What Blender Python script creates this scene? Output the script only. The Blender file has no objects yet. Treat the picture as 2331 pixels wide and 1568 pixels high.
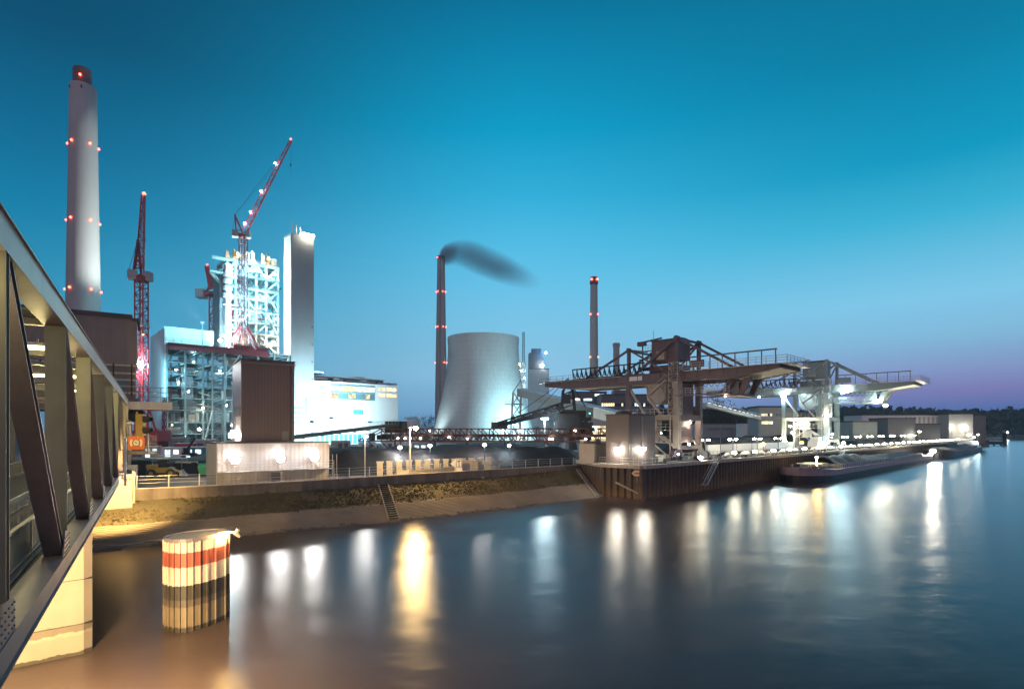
import bpy, bmesh, math, random
from mathutils import Vector, Matrix
R = math.radians
random.seed(7)
sc = bpy.context.scene
COL = sc.collection
# ------------------------------------------------------------------ camera
F, CX, HY, HC = 1295.0, 1165.5, 983.0, 10.0
cam_d = bpy.data.cameras.new('camera'); cam = bpy.data.objects.new('camera', cam_d); COL.objects.link(cam)
cam.location = (0, 0, HC); cam.rotation_euler = (R(90), 0, 0)
cam_d.sensor_width = 36; cam_d.lens = 36*F/2331; cam_d.shift_y = (HY-784)/2331
cam_d.clip_start = 0.1; cam_d.clip_end = 9000
sc.camera = cam
sc.view_settings.view_transform = 'Standard'; sc.view_settings.look = 'None'
sc.view_settings.exposure = 0; sc.view_settings.gamma = 1
sc.cycles.use_denoising = True
sc.cycles.max_bounces = 6; sc.cycles.diffuse_bounces = 2; sc.cycles.glossy_bounces = 3
sc.cycles.transmission_bounces = 4; sc.cycles.volume_bounces = 0; sc.cycles.transparent_max_bounces = 8
sc.cycles.sample_clamp_indirect = 6.0
def lin(c):
    return tuple((x/255/12.92 if x/255 <= .04045 else ((x/255+.055)/1.055)**2.4) for x in c)
# ------------------------------------------------------------------ dusk sky
W = bpy.data.worlds.new("World"); sc.world = W; W.use_nodes = True
nt = W.node_tree; nt.nodes.clear()
def wn(t, **k):
    n = nt.nodes.new(t)
    for a, b in k.items(): setattr(n, a, b)
    return n
def wl(a, b): nt.links.new(a, b)
def wmath(op, a, b=None, clamp=False):
    n = wn('ShaderNodeMath', operation=op); n.use_clamp = clamp
    for i, v in enumerate((a, b)):
        if v is None: continue
        if isinstance(v, (int, float)): n.inputs[i].default_value = v
        else: wl(v, n.inputs[i])
    return n.outputs[0]
tc = wn('ShaderNodeTexCoord'); sp = wn('ShaderNodeSeparateXYZ'); wl(tc.outputs['Generated'], sp.inputs[0])
X_, Y_, Z_ = sp.outputs
def ramp(fac, stops, scale=.8):
    n = wn('ShaderNodeValToRGB'); cr = n.color_ramp; cr.interpolation = 'B_SPLINE' if False else 'EASE' if False else 'LINEAR'
    while len(cr.elements) > 1: cr.elements.remove(cr.elements[0])
    for i, (p, c) in enumerate(stops):
        e = cr.elements[0] if i == 0 else cr.elements.new(p/scale)
        e.position = p/scale; e.color = (*lin(c), 1)
    wl(fac, n.inputs[0]); return n.outputs[0]
zf = wmath('DIVIDE', Z_, .8, True)
left = ramp(zf, [(0,(74,120,160)),(.07,(78,144,181)),(.14,(66,152,190)),(.19,(50,147,185)),(.29,(12,126,167)),(.365,(0,107,148)),(.49,(0,76,110)),(.8,(4,40,60))])
mid = ramp(zf, [(0,(96,140,186)),(.04,(124,174,214)),(.10,(148,203,235)),(.177,(128,201,235)),(.249,(104,196,234)),(.32,(78,187,228)),(.381,(48,174,217)),(.466,(4,155,198)),(.605,(0,112,152)),(.8,(6,56,80))])
right = ramp(zf, [(0,(60,88,144)),(.03,(84,110,172)),(.059,(128,126,186)),(.0875,(138,156,206)),(.133,(136,192,227)),(.188,(130,204,238)),(.292,(58,178,214)),(.365,(4,152,192)),(.49,(0,122,160)),(.8,(6,66,90))])
hyp = wmath('SQRT', wmath('ADD', wmath('MULTIPLY', X_, X_), wmath('MULTIPLY', Y_, Y_)))
az = wmath('DIVIDE', X_, wmath('MAXIMUM', hyp, .001))
def smooth(v, a, b):
    n = wn('ShaderNodeMapRange', interpolation_type='SMOOTHSTEP'); wl(v, n.inputs[0])
    n.inputs[1].default_value = a; n.inputs[2].default_value = b; return n.outputs[0]
def wmix(f, a, b):
    n = wn('ShaderNodeMix', data_type='RGBA'); wl(f, n.inputs[0])
    for v, k in ((a, 6), (b, 7)):
        if isinstance(v, tuple): n.inputs[k].default_value = (*v, 1)
        else: wl(v, n.inputs[k])
    return n.outputs[2]
m1 = wmix(smooth(az, -.66, .05), left, mid)
m2 = wmix(smooth(az, -.02, .66), m1, right)
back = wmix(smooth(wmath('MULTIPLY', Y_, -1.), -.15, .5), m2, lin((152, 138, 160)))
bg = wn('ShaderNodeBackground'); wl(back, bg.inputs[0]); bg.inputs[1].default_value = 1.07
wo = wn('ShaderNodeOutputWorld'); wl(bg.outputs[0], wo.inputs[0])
# ------------------------------------------------------------------ helpers
def P(x, y, Y): return Vector(((x-CX)/F*Y, Y, HC-(y-HY)/F*Y))
def G(x, y, z): return P(x, y, (HC-z)*F/(y-HY))
FR = {}
class MB:
    def __init__(s): s.v = []; s.f = []; s.mi = []; s.m = 0
    def add(s, vs, fs):
        o = len(s.v); s.v += [Vector(v) for v in vs]
        for f in fs: s.f.append([i+o for i in f]); s.mi.append(s.m)
        return s
    def bx(s, x0, x1, y0, y1, z0, z1):
        return s.add([(x0,y0,z0),(x1,y0,z0),(x1,y1,z0),(x0,y1,z0),(x0,y0,z1),(x1,y0,z1),(x1,y1,z1),(x0,y1,z1)],
                     [(0,3,2,1),(4,5,6,7),(0,1,5,4),(1,2,6,5),(2,3,7,6),(3,0,4,7)])
    def box(s, c, sz): 
        return s.bx(c[0]-sz[0]/2, c[0]+sz[0]/2, c[1]-sz[1]/2, c[1]+sz[1]/2, c[2]-sz[2]/2, c[2]+sz[2]/2)
    def bar(s, p, q, w, h=None, up=(0,0,1)):
        p, q = Vector(p), Vector(q); d = q-p
        if d.length < 1e-6: return s
        d.normalize(); u = Vector(up)
        if abs(d.dot(u)) > .98: u = Vector((1,0,0)) if abs(d.x) < .9 else Vector((0,1,0))
        a = d.cross(u).normalized(); b = a.cross(d).normalized(); h = h or w
        a *= w/2; b *= h/2
        return s.add([p-a-b,p+a-b,p+a+b,p-a+b,q-a-b,q+a-b,q+a+b,q-a+b],
                     [(0,3,2,1),(4,5,6,7),(0,1,5,4),(1,2,6,5),(2,3,7,6),(3,0,4,7)])
    def tube(s, p, q, r0, r1=None, n=10, cap=True):
        p, q = Vector(p), Vector(q); r1 = r0 if r1 is None else r1
        d = (q-p).normalized(); u = Vector((0,0,1)) if abs(d.z) < .95 else Vector((1,0,0))
        a = d.cross(u).normalized(); b = a.cross(d)
        vs = []
        for c, r in ((p, r0), (q, r1)):
            for i in range(n):
                t = 2*math.pi*i/n; vs.append(c+a*(r*math.cos(t))+b*(r*math.sin(t)))
        fs = [(i, (i+1) % n, n+(i+1) % n, n+i) for i in range(n)]
        if cap: fs += [tuple(range(n-1,-1,-1)), tuple(range(n, 2*n))]
        return s.add(vs, fs)
    def path(s, pts, r, n=6):
        for a, b in zip(pts[:-1], pts[1:]): s.tube(a, b, r, n=n)
        return s
    def lathe(s, c, prof, n=32, cap=True):
        c = Vector(c); vs = []
        for r, z in prof:
            for i in range(n):
                t = 2*math.pi*i/n; vs.append(c+Vector((r*math.cos(t), r*math.sin(t), z)))
        fs = []
        for k in range(len(prof)-1):
            for i in range(n): fs.append((k*n+i, k*n+(i+1) % n, (k+1)*n+(i+1) % n, (k+1)*n+i))
        if cap: fs += [tuple(range(n-1,-1,-1)), tuple(range((len(prof)-1)*n, len(prof)*n))]
        return s.add(vs, fs)
    def prism(s, poly, z0, z1):
        n = len(poly)
        return s.add([(p[0],p[1],z0) for p in poly]+[(p[0],p[1],z1) for p in poly],
                     [tuple(range(n-1,-1,-1)), tuple(range(n,2*n))]+[(i,(i+1)%n,n+(i+1)%n,n+i) for i in range(n)])
    def slab(s, poly, vec):     # extrude a 3-D polygon by a vector
        n = len(poly); vec = Vector(vec); pl = [Vector(p) for p in poly]
        return s.add(pl+[p+vec for p in pl], [tuple(range(n-1,-1,-1)), tuple(range(n,2*n))]+[(i,(i+1)%n,n+(i+1)%n,n+i) for i in range(n)])
    def lattice(s, p, q, w0, w1, n, r, rd=None, up=(0,0,1), sides=4):
        p, q = Vector(p), Vector(q); d = (q-p).normalized(); u = Vector(up)
        if abs(d.dot(u)) > .95: u = Vector((0,1,0))
        a = d.cross(u).normalized(); b = a.cross(d).normalized(); rd = rd or r*.6
        cs = [(-1,-1),(1,-1),(1,1),(-1,1)] if sides == 4 else [(-1,-1),(1,-1),(0,1)]
        rows = []
        for k in range(n+1):
            f = k/n; c = p.lerp(q, f); w = (w0+(w1-w0)*f)/2
            rows.append([c+a*(x*w)+b*(y*w) for x, y in cs])
        m = len(cs)
        for i in range(m): s.bar(rows[0][i], rows[-1][i], r)
        for k in range(n):
            for i in range(m):
                j = (i+1) % m
                if (k+i) % 2: s.bar(rows[k][i], rows[k+1][j], rd)
                else: s.bar(rows[k][j], rows[k+1][i], rd)
                s.bar(rows[k+1][i], rows[k+1][j], rd)
        return s
    def rail(s, pts, h=1.1, step=1.6, r=.05, bars=2):
        for a, b in zip(pts[:-1], pts[1:]):
            a, b = Vector(a), Vector(b); n = max(1, int((b-a).length/step))
            for k in range(n+1):
                c = a.lerp(b, k/n); s.bar(c, c+Vector((0,0,h)), r)
            for i in range(bars):
                z = Vector((0,0,h*(i+1)/bars)); s.bar(a+z, b+z, r)
        return s
    def xf(s, M, i0=0):
        for i in range(i0, len(s.v)): s.v[i] = M @ s.v[i]
        return s
    def build(s, name, mat, parent=None, world=False, smooth=False):
        me = bpy.data.meshes.new(name)
        vs = s.v
        if world and parent is not None:
            inv = FR[parent.name].inverted(); vs = [inv @ v for v in vs]
        me.from_pydata([tuple(v) for v in vs], [], s.f)
        bmm = bmesh.new(); bmm.from_mesh(me); bmesh.ops.recalc_face_normals(bmm, faces=bmm.faces); bmm.to_mesh(me); bmm.free()
        mats = mat if isinstance(mat, (list, tuple)) else [mat]
        for m in mats: me.materials.append(m)
        if len(mats) > 1: me.polygons.foreach_set('material_index', s.mi)
        if smooth: me.polygons.foreach_set('use_smooth', [True]*len(s.f))
        me.update()
        o = bpy.data.objects.new(name, me); COL.objects.link(o)
        if parent is not None:
            o.parent = parent; FR[o.name] = FR[parent.name]
        else: FR[o.name] = Matrix.Identity(4)
        return o
def tag(o, label, cat, group=None, kind=None):
    if label: o['label'] = label
    if cat: o['category'] = cat
    if group: o['group'] = group
    if kind: o['kind'] = kind
    return o
def thing(name, label, cat, loc=(0,0,0), rot=0, group=None):
    o = bpy.data.objects.new(name, None); COL.objects.link(o); o.empty_display_size = .5
    o.location = loc; o.rotation_euler = (0,0,rot)
    FR[o.name] = Matrix.Translation(Vector(loc)) @ Matrix.Rotation(rot, 4, 'Z')
    return tag(o, label, cat, group)
def struct(o, label=None):
    o['kind'] = 'structure'
    if label: o['label'] = label
    return o
def copy_tree(o, parent=None):
    c = o.copy(); COL.objects.link(c)
    if parent is not None: c.parent = parent
    for ch in list(o.children): copy_tree(ch, c)
    return c
def light(parent, loc, power, col=(1,.93,.82), rad=.25, spot=None, to=None, blend=.6, world=False):
    d = bpy.data.lights.new('light', 'SPOT' if spot else 'POINT'); d.energy = power; d.color = col; d.shadow_soft_size = rad
    o = bpy.data.objects.new('light', d); COL.objects.link(o)
    loc = Vector(loc)
    M = FR[parent.name] if parent is not None else Matrix.Identity(4)
    if world: loc = M.inverted() @ loc; to = (M.inverted() @ Vector(to)) if to is not None else None
    if parent is not None: o.parent = parent
    o.location = loc
    if spot:
        d.spot_size = R(spot); d.spot_blend = blend
        o.rotation_euler = (Vector(to)-loc).to_track_quat('-Z', 'Y').to_euler()
    return o
# ------------------------------------------------------------------ materials
def M(name, col, rough=.6, metal=0., var=.2, nscale=.5, bump=0., bscale=6., ribs=None, streak=0., zband=None, spec=.5, grid=None):
    m = bpy.data.materials.new(name); m.use_nodes = True; t = m.node_tree; N = t.nodes; b = N['Principled BSDF']
    L = t.links.new
    b.inputs['Roughness'].default_value = rough; b.inputs['Metallic'].default_value = metal
    b.inputs['Specular IOR Level'].default_value = spec
    tcn = N.new('ShaderNodeTexCoord'); oc = tcn.outputs['Object']
    def mth(op, a, c=None, clamp=False):
        n = N.new('ShaderNodeMath'); n.operation = op; n.use_clamp = clamp
        for i, v in enumerate((a, c)):
            if v is None: continue
            if isinstance(v, (int, float)): n.inputs[i].default_value = v
            else: L(v, n.inputs[i])
        return n.outputs[0]
    def noise(sc_, det=5, sx=1, sz=1):
        mp = N.new('ShaderNodeMapping'); mp.inputs['Scale'].default_value = (sx, sx, sz); L(oc, mp.inputs[0])
        n = N.new('ShaderNodeTexNoise'); n.inputs['Scale'].default_value = sc_; n.inputs['Detail'].default_value = det
        n.inputs['Roughness'].default_value = .62; L(mp.outputs[0], n.inputs[0]); return n.outputs[0]
    f = mth('MULTIPLY', mth('SUBTRACT', noise(nscale), .5), var*4)
    if streak: f = mth('ADD', f, mth('MULTIPLY', mth('SUBTRACT', noise(1.2, 4, 1, .06), .5), streak*4))
    f = mth('ADD', f, 1.0)
    f = mth('MAXIMUM', f, .25)
    cn = N.new('ShaderNodeMix'); cn.data_type = 'RGBA'; cn.blend_type = 'MULTIPLY'; cn.inputs[0].default_value = 1
    cn.inputs[6].default_value = (*col, 1)
    cmb = N.new('ShaderNodeCombineColor')
    for i in range(3): L(f, cmb.inputs[i])
    L(cmb.outputs[0], cn.inputs[7]); out = cn.outputs[2]
    sep = None
    if zband or ribs or grid:
        sep = N.new('ShaderNodeSeparateXYZ'); L(oc, sep.inputs[0])
    if zband:       # list of (z, colour): painted, tide-marked or lamplight-toned bands in object z
        zz = mth('ADD', sep.outputs[2], mth('MULTIPLY', mth('SUBTRACT', noise(2.2), .5), zband.get('wob', .3)))
        z0, z1 = zband['z0'], zband['z1']
        rr = N.new('ShaderNodeValToRGB'); cr = rr.color_ramp; cr.interpolation = zband.get('mode', 'CONSTANT')
        L(mth('DIVIDE', mth('SUBTRACT', zz, z0), z1-z0, True), rr.inputs[0])
        while len(cr.elements) > 1: cr.elements.remove(cr.elements[0])
        for i, (z, c) in enumerate(zband['stops']):
            p = (z-z0)/(z1-z0); e = cr.elements[0] if i == 0 else cr.elements.new(p); e.position = p; e.color = (*c, 1)
        L(rr.outputs[0], cn.inputs[6])
    if grid:        # (horizontal period, depth) faint formwork lines by height
        g = mth('LESS_THAN', mth('FRACT', mth('DIVIDE', sep.outputs[2], grid)), .07)
        ang = N.new('ShaderNodeMath'); ang.operation = 'ARCTAN2'; L(sep.outputs[1], ang.inputs[0]); L(sep.outputs[0], ang.inputs[1])
        g2 = mth('LESS_THAN', mth('FRACT', mth('MULTIPLY', ang.outputs[0], 15.3)), .08)
        gg = mth('SUBTRACT', 1.0, mth('MULTIPLY', mth('MAXIMUM', g, g2), .16))
        c2 = N.new('ShaderNodeMix'); c2.data_type = 'RGBA'; c2.blend_type = 'MULTIPLY'; c2.inputs[0].default_value = 1
        cm2 = N.new('ShaderNodeCombineColor')
        for i in range(3): L(gg, cm2.inputs[i])
        L(out, c2.inputs[6]); L(cm2.outputs[0], c2.inputs[7]); out = c2.outputs[2]
    L(out, b.inputs['Base Color'])
    hgt = None
    if bump: hgt = mth('MULTIPLY', noise(bscale, 4), bump)
    if ribs:
        ax, per, dep = ribs
        s_ = mth('MULTIPLY', mth('SINE', mth('MULTIPLY', sep.outputs['XYZ'.index(ax)], 2*math.pi/per)), dep)
        hgt = s_ if hgt is None else mth('ADD', hgt, s_)
    if hgt is not None:
        bp = N.new('ShaderNodeBump'); bp.inputs['Distance'].default_value = 1.0; bp.inputs['Strength'].default_value = 1.0
        L(hgt, bp.inputs['Height']); L(bp.outputs[0], b.inputs['Normal'])
    return m
def E(name, col, s):
    m = bpy.data.materials.new(name); m.use_nodes = True; t = m.node_tree; t.nodes.clear()
    e = t.nodes.new('ShaderNodeEmission'); e.inputs[0].default_value = (*col, 1); e.inputs[1].default_value = s
    o = t.nodes.new('ShaderNodeOutputMaterial'); t.links.new(e.outputs[0], o.inputs[0])
    if name.startswith('lit_window'):      # rooms behind the panes are unevenly lit
        tcn = t.nodes.new('ShaderNodeTexCoord'); n = t.nodes.new('ShaderNodeTexNoise'); n.inputs['Scale'].default_value = .5; n.inputs['Detail'].default_value = 2
        r = t.nodes.new('ShaderNodeMapRange'); t.links.new(tcn.outputs['Object'], n.inputs[0]); t.links.new(n.outputs[0], r.inputs[0])
        r.inputs[1].default_value = .35; r.inputs[2].default_value = .65; r.inputs[3].default_value = s*.45; r.inputs[4].default_value = s*1.25; t.links.new(r.outputs[0], e.inputs[1])
    return m
SOD = (1., .62, .22); WARM = (1., .86, .62); COOL = (.5, .9, 1.); TEAL = (.26, .82, 1.); WHITE = (1., .96, .9)
m_bridge = M('bridge_paint', (.165,.142,.162), .5, 0, .16, .8, .004, 14, streak=.12)
m_bridge_lit = M('bridge_paint_lamplit', (.19,.185,.135), .55, 0, .18, .8, streak=.14)  # same bridge paint, yellowed: the deck lamps' glow is put into its colour
m_deck = M('bridge_deck_asphalt', (.045,.042,.04), .8, 0, .3, 2, .01, 20)
m_conc = M('concrete', (.36,.33,.29), .85, 0, .12, .7, .006, 9, streak=.1)
m_pier = M('pier_concrete', (.4,.36,.3), .85, 0, .1, .8, .006, 9, streak=.08,
           zband=dict(z0=0, z1=6, wob=.35, stops=[(0,(.05,.045,.035)),(.14,(.26,.22,.17)),(.9,(.30,.26,.2)),(1.05,(.15,.13,.1)),(1.4,(.26,.225,.18))]))
m_concwall = M('weathered_wall_concrete', (.135,.115,.1), .9, 0, .25, .6, .01, 8, streak=.28)
m_revet = M('revetment_concrete', (.25,.205,.15), .9, 0, .22, .35, .02, 5)
m_soil = M('grassy_soil', (.09,.076,.043), .95, 0, .25, .35, .04, 3.)
m_grass = M('grass_blades', (.098,.083,.043), .85, 0, .25, .25)
m_stone = M('riprap_stone', (.16,.14,.12), .9, 0, .35, 1.2, .03, 7)
m_asph = M('asphalt', (.055,.053,.055), .85, 0, .25, .4, .006, 10)
m_yard = M('yard_gravel', (.085,.078,.075), .9, 0, .35, .15, .02, 4)
m_coal = M('coal', (.014,.014,.018), .75, 0, .4, .8, .08, 3.)
m_white = M('white_cladding', (.66,.68,.68), .5, 0, .04, .15, ribs=('Z', 1.2, .008))
m_whitev = M('white_corrugated_cladding', (.4,.38,.37), .5, 0, .07, .3, ribs=('X', .55, .016), streak=.08)
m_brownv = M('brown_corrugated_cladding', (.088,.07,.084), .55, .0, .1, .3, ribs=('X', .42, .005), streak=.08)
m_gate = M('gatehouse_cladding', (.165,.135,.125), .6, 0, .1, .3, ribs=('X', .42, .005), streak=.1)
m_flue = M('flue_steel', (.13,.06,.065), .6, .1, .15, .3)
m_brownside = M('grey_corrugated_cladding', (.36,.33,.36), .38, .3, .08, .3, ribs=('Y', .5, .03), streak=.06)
m_slab = M('slab_tower_cladding', (.24,.265,.285), .6, 0, .05, .12, streak=.05, ribs=('Z', 2.4, .006))
m_greyc = M('grey_cladding', (.3,.32,.34), .55, 0, .08, .2, streak=.05)
m_greyd = M('dark_grey_cladding', (.12,.13,.145), .55, 0, .12, .2, streak=.06)
m_roof = M('dark_roof', (.06,.05,.06), .8, 0, .2, .5)
m_stack = M('stack_concrete', (.36,.36,.35), .8, 0, .06, .04, streak=.06)
m_cool = M('cooling_tower_concrete', (.47,.48,.47), .85, 0, .10, .035, streak=.12, grid=3.4)
m_red = M('red_crane_paint', (.42,.035,.05), .45, 0, .15, .6)
m_reddk = M('dark_red_paint', (.16,.03,.04), .5, 0, .15, .6)
m_brown = M('unloader_brown_paint', (.125,.09,.1), .5, 0, .18, .5, streak=.1)
m_beige = M('unloader_beige_paint', (.42,.38,.32), .55, 0, .14, .6, streak=.14)
m_pale = M('pale_green_grey_paint', (.24,.29,.28), .5, 0, .12, .4, streak=.08)
m_rust = M('rusty_red_steel', (.12,.05,.045), .6, .1, .3, .8)
m_teal = M('galvanised_steel', (.42,.5,.5), .5, .2, .1, .4)
m_teald = M('primed_steel_columns', (.2,.29,.3), .5, .1, .12, .4)
m_spand = M('spandrel_panel', (.16,.24,.26), .5, 0, .1, .3)
m_steel = M('grey_steel', (.22,.23,.24), .5, .3, .15, .6)
m_dark = M('black_steel', (.02,.02,.024), .5, .2, .2, .8)
m_galv = M('galvanised_rail', (.45,.44,.42), .45, .5, .1, 1)
m_glass = M('dark_window_glass', (.02,.03,.04), .08, 0, .1, .5)
m_pglass = M('pale_window_glass', (.10,.2,.24), .12, 0, .1, .5)
m_bluep = M('blue_panel', (.05,.26,.36), .5, 0, .1, .3)
m_orange = M('orange_board', (.6,.16,.03), .5, 0, .08, 1)
m_cream = M('cream_board', (.72,.66,.48), .5, 0, .05, 1)
m_yel = M('yellow_paint', (.2,.145,.03), .5, 0, .15, 1)
m_green = M('green_paint', (.02,.25,.13), .5, 0, .1, 1)
m_cab = M('cabinet_grey', (.46,.43,.36), .5, 0, .06, 1, streak=.06)
m_pile = M('sheet_pile_steel', (.1,.075,.06), .7, .1, .3, .6, .01, 6, streak=.25,  # tan lower band: tide weathering plus light on the piles, painted into the colour
           zband=dict(z0=-1, z1=6, wob=.5, stops=[(-1,(.03,.028,.022)),(.35,(.17,.115,.07)),(2.2,(.085,.06,.05)),(4.2,(.06,.045,.042))], mode='LINEAR'))
m_dolph = M('striped_pile_paint', (.6,.5,.4), .6, .0, .16, .9, .015, 6, streak=.3,
            zband=dict(z0=0, z1=5, wob=.14, stops=[(0,(.04,.035,.025)),(.25,(.17,.135,.09)),(1.25,(.085,.07,.055)),(1.6,(.04,.036,.032)),(2.32,(.5,.44,.37)),(3.22,(.27,.07,.05)),(3.95,(.5,.44,.37))]))
m_bark = M('bark', (.05,.042,.035), .9, 0, .3, 2)
m_leaf = M('dark_foliage', (.035,.045,.035), .9, 0, .5, .08)
m_twig = M('bare_twigs', (.05,.05,.05), .9, 0, .4, .2)
m_hullb = M('black_hull_paint', (.016,.016,.02), .45, 0, .2, .4)
m_hullp = M('mauve_hull_paint', (.24,.175,.21), .45, 0, .12, .3, streak=.06)
m_hold = M('grey_hold_steel', (.3,.32,.33), .55, .2, .2, .4, streak=.1)
m_win_w = E('lit_window_warm', (1., .72, .36), 2.4)
m_win_c = E('lit_window_cool', (.75, .95, 1.), 2.0)
m_win_y = E('lit_window_yellow', (1., .84, .5), 1.3)
e_warm = E('warm_lamp', (1., .88, .62), 170)
e_cool2 = E('unloader_cool_lamp', (.8, .96, 1.), 95)
e_kiosk = E('kiosk_wall_lamp', (1., .95, .84), 190)
e_end = E('wall_end_lamp', (1., .9, .66), 45)
e_warm2 = E('warm_quay_lamp', (1., .9, .64), 150)
e_cool = E('cool_lamp', (.85, .97, 1.), 220)
e_flood = E('floodlight_lamp', (1., .97, .93), 420)
e_sod = E('sodium_lamp', (1., .62, .2), 260)
e_sod2 = E('fluorescent_lamp', (1., .83, .42), 14)
e_red = E('red_obstruction_lamp', (1., .07, .04), 16)
e_blue = E('blue_lamp', (.08, .35, 1.), 120)
e_grn = E('green_lamp', (.2, 1., .6), 6)
e_or = E('orange_lamp', (1., .42, .08), 10)
# ================================================================== SETTING
def water_mat():
    m = bpy.data.materials.new('river_water'); m.use_nodes = True; t = m.node_tree; N = t.nodes; L = t.links.new; N.clear()
    o = N.new('ShaderNodeOutputMaterial'); mx = N.new('ShaderNodeMixShader'); L(mx.outputs[0], o.inputs[0])
    df = N.new('ShaderNodeBsdfDiffuse'); df.inputs[0].default_value = (.072,.052,.05,1)      # murky river water
    gl = N.new('ShaderNodeBsdfAnisotropic'); gl.distribution = 'BECKMANN'; gl.inputs['Color'].default_value = (1,1,1,1); gl.inputs['Roughness'].default_value = .287
    fr = N.new('ShaderNodeFresnel'); fr.inputs[0].default_value = 1.2
    L(fr.outputs[0], mx.inputs[0]); L(df.outputs[0], mx.inputs[1]); L(gl.outputs[0], mx.inputs[2])
    tcn = N.new('ShaderNodeTexCoord'); geo = N.new('ShaderNodeNewGeometry')
    def wob(scale, sx, sy, rot, amp, src):
        mp = N.new('ShaderNodeMapping'); mp.inputs['Scale'].default_value = (sx, sy, 1); mp.inputs['Rotation'].default_value = (0,0,rot); L(tcn.outputs['Object'], mp.inputs[0])
        n = N.new('ShaderNodeTexNoise'); n.inputs['Scale'].default_value = scale; n.inputs['Detail'].default_value = 0; L(mp.outputs[0], n.inputs[0])
        sb = N.new('ShaderNodeVectorMath'); sb.operation = 'SUBTRACT'; L(n.outputs[1], sb.inputs[0]); sb.inputs[1].default_value = (.5,.5,.5)
        sc_ = N.new('ShaderNodeVectorMath'); sc_.operation = 'MULTIPLY_ADD'; L(sb.outputs[0], sc_.inputs[0]); sc_.inputs[1].default_value = (amp,amp,0); L(src, sc_.inputs[2]); return sc_.outputs[0]
    v = wob(.06, 1, .4, .6, .035, geo.outputs['Normal']); v = wob(.45, .35, 1, -.3, .05, v); v = wob(2.2, .4, 1, .2, .06, v)
    nn = N.new('ShaderNodeVectorMath'); nn.operation = 'NORMALIZE'; L(v, nn.inputs[0]); L(nn.outputs[0], gl.inputs['Normal'])
    return m
w = MB(); w.add([(-600,-200,0),(4500,-200,0),(4500,4500,0),(-600,4500,0)], [(0,1,2,3)])
struct(w.build('river_water', water_mat()), 'calm dark river water with lamp reflections')
# ---- bank: waterline and crest polylines
def resample(pl, n):
    pl = [Vector(p) for p in pl]; d = [0]
    for a, b in zip(pl[:-1], pl[1:]): d.append(d[-1]+(b-a).length)
    out = []
    for i in range(n+1):
        s = d[-1]*i/n; k = 0
        while k < len(d)-2 and d[k+1] < s: k += 1
        out.append(pl[k].lerp(pl[k+1], (s-d[k])/(d[k+1]-d[k])))
    return out
WL = [(-90,12,0),(-60,31,0),(-34,48.2,0),(-27,54.2,0),(-12.4,64.1,0),(1.5,76.2,0),(14.4,88.6,0)]
CR = [(-100,23,3.2),(-68,42,3.2),(-37.6,57,3.2),(-31.2,60.6,3.2),(-24.5,65.9,3.2),(-1.85,87.2,3.2),(12.6,99.6,3.7)]
NB = 150
wl_, cr_ = resample(WL, NB), resample(CR, NB)
from mathutils import noise as mn
def bank_pt(i, f, amp=.10):
    a, b = wl_[i], cr_[i]; p = a.lerp(b, f)
    if f < 0: p.z = f*4
    if amp: p.z += amp*(mn.noise(Vector((p.x*.35, p.y*.35, 3)))+.5*mn.noise(Vector((p.x*1.1,p.y*1.1,7))))
    return p
def loft(name, mat, fs, amp):
    b = MB(); m = len(fs); vs = []
    for i in range(NB+1):
        for f in fs: vs.append(bank_pt(i, f+ (0 if f <= 0 else .018*mn.noise(Vector((i*.3,0,0)))), amp(f)))
    b.add(vs, [(i*m+k, (i+1)*m+k, (i+1)*m+k+1, i*m+k+1) for i in range(NB) for k in range(m-1)])
    return b.build(name, mat, smooth=True)
struct(loft('bank_revetment', m_revet, [-.35,0,.12,.24,.36,.47], lambda f: .03))
struct(loft('bank_slope', m_soil, [.455,.55,.64,.73,.82,.91,1.0,1.04], lambda f: .09))
# concrete joint lines of the revetment are real steps
b = MB()
for j in range(12):
    f = .03+.036*j
    for i in range(NB): 
        a_, c_ = bank_pt(i, f, .03), bank_pt(i+1, f, .03); b.bar(a_+Vector((0,0,.0)), c_+Vector((0,0,.0)), .16, .07)
struct(b.build('revetment_course', m_revet))
# grass
b = MB(); rng = random.Random(3)
for _ in range(17000):
    i = rng.randrange(20, NB); f = rng.uniform(.43, 1.03)
    if f < .5 and rng.random() < .6: continue
    p = bank_pt(i, f, .09).lerp(bank_pt(min(i+1, NB), f, .09), rng.random())
    if mn.noise(Vector((p.x*.22, p.y*.22, 1))) < -.22 and rng.random() < .8: continue
    h = rng.uniform(.06, .2)*(1.8 if mn.noise(Vector((p.x*.8,p.y*.8,5))) > .3 else 1); t = rng.uniform(0, 6.28); w_ = rng.uniform(.08,.2)
    d = Vector((math.cos(t), math.sin(t), 0))*w_; ln = Vector((rng.uniform(-.15,.15), rng.uniform(-.15,.15), h))
    b.add([p-d, p+d, p+d*.2+ln], [(0,1,2)])
tag(b.build('bank_grass', m_grass), 'rough grass growing on the upper part of the river bank', 'grass', kind='stuff')
# riprap stones at the waterline
b = MB()
for _ in range(900):
    i = rng.randrange(45, NB-8); p = bank_pt(i, rng.uniform(-.05,.05), 0).lerp(bank_pt(i+1, 0, 0), rng.random())
    if mn.noise(Vector((p.x*.3,p.y*.3,9))) < -.15: continue
    s = rng.uniform(.1,.36); vs = []
    for dz in (-1, 1):
        for k in range(5):
            t = 6.28*k/5+rng.random()*.7; r_ = s*rng.uniform(.6,1.1)*(1 if dz < 0 else .6)
            vs.append(p+Vector((r_*math.cos(t), r_*math.sin(t), .05+dz*s*.45)))
    b.add(vs, [(4,3,2,1,0),(5,6,7,8,9)]+[(k,(k+1)%5,5+(k+1)%5,5+k) for k in range(5)])
tag(b.build('riprap_stones', m_stone), 'line of loose broken stones along the waterline of the bank', 'stones', kind='stuff')
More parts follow.
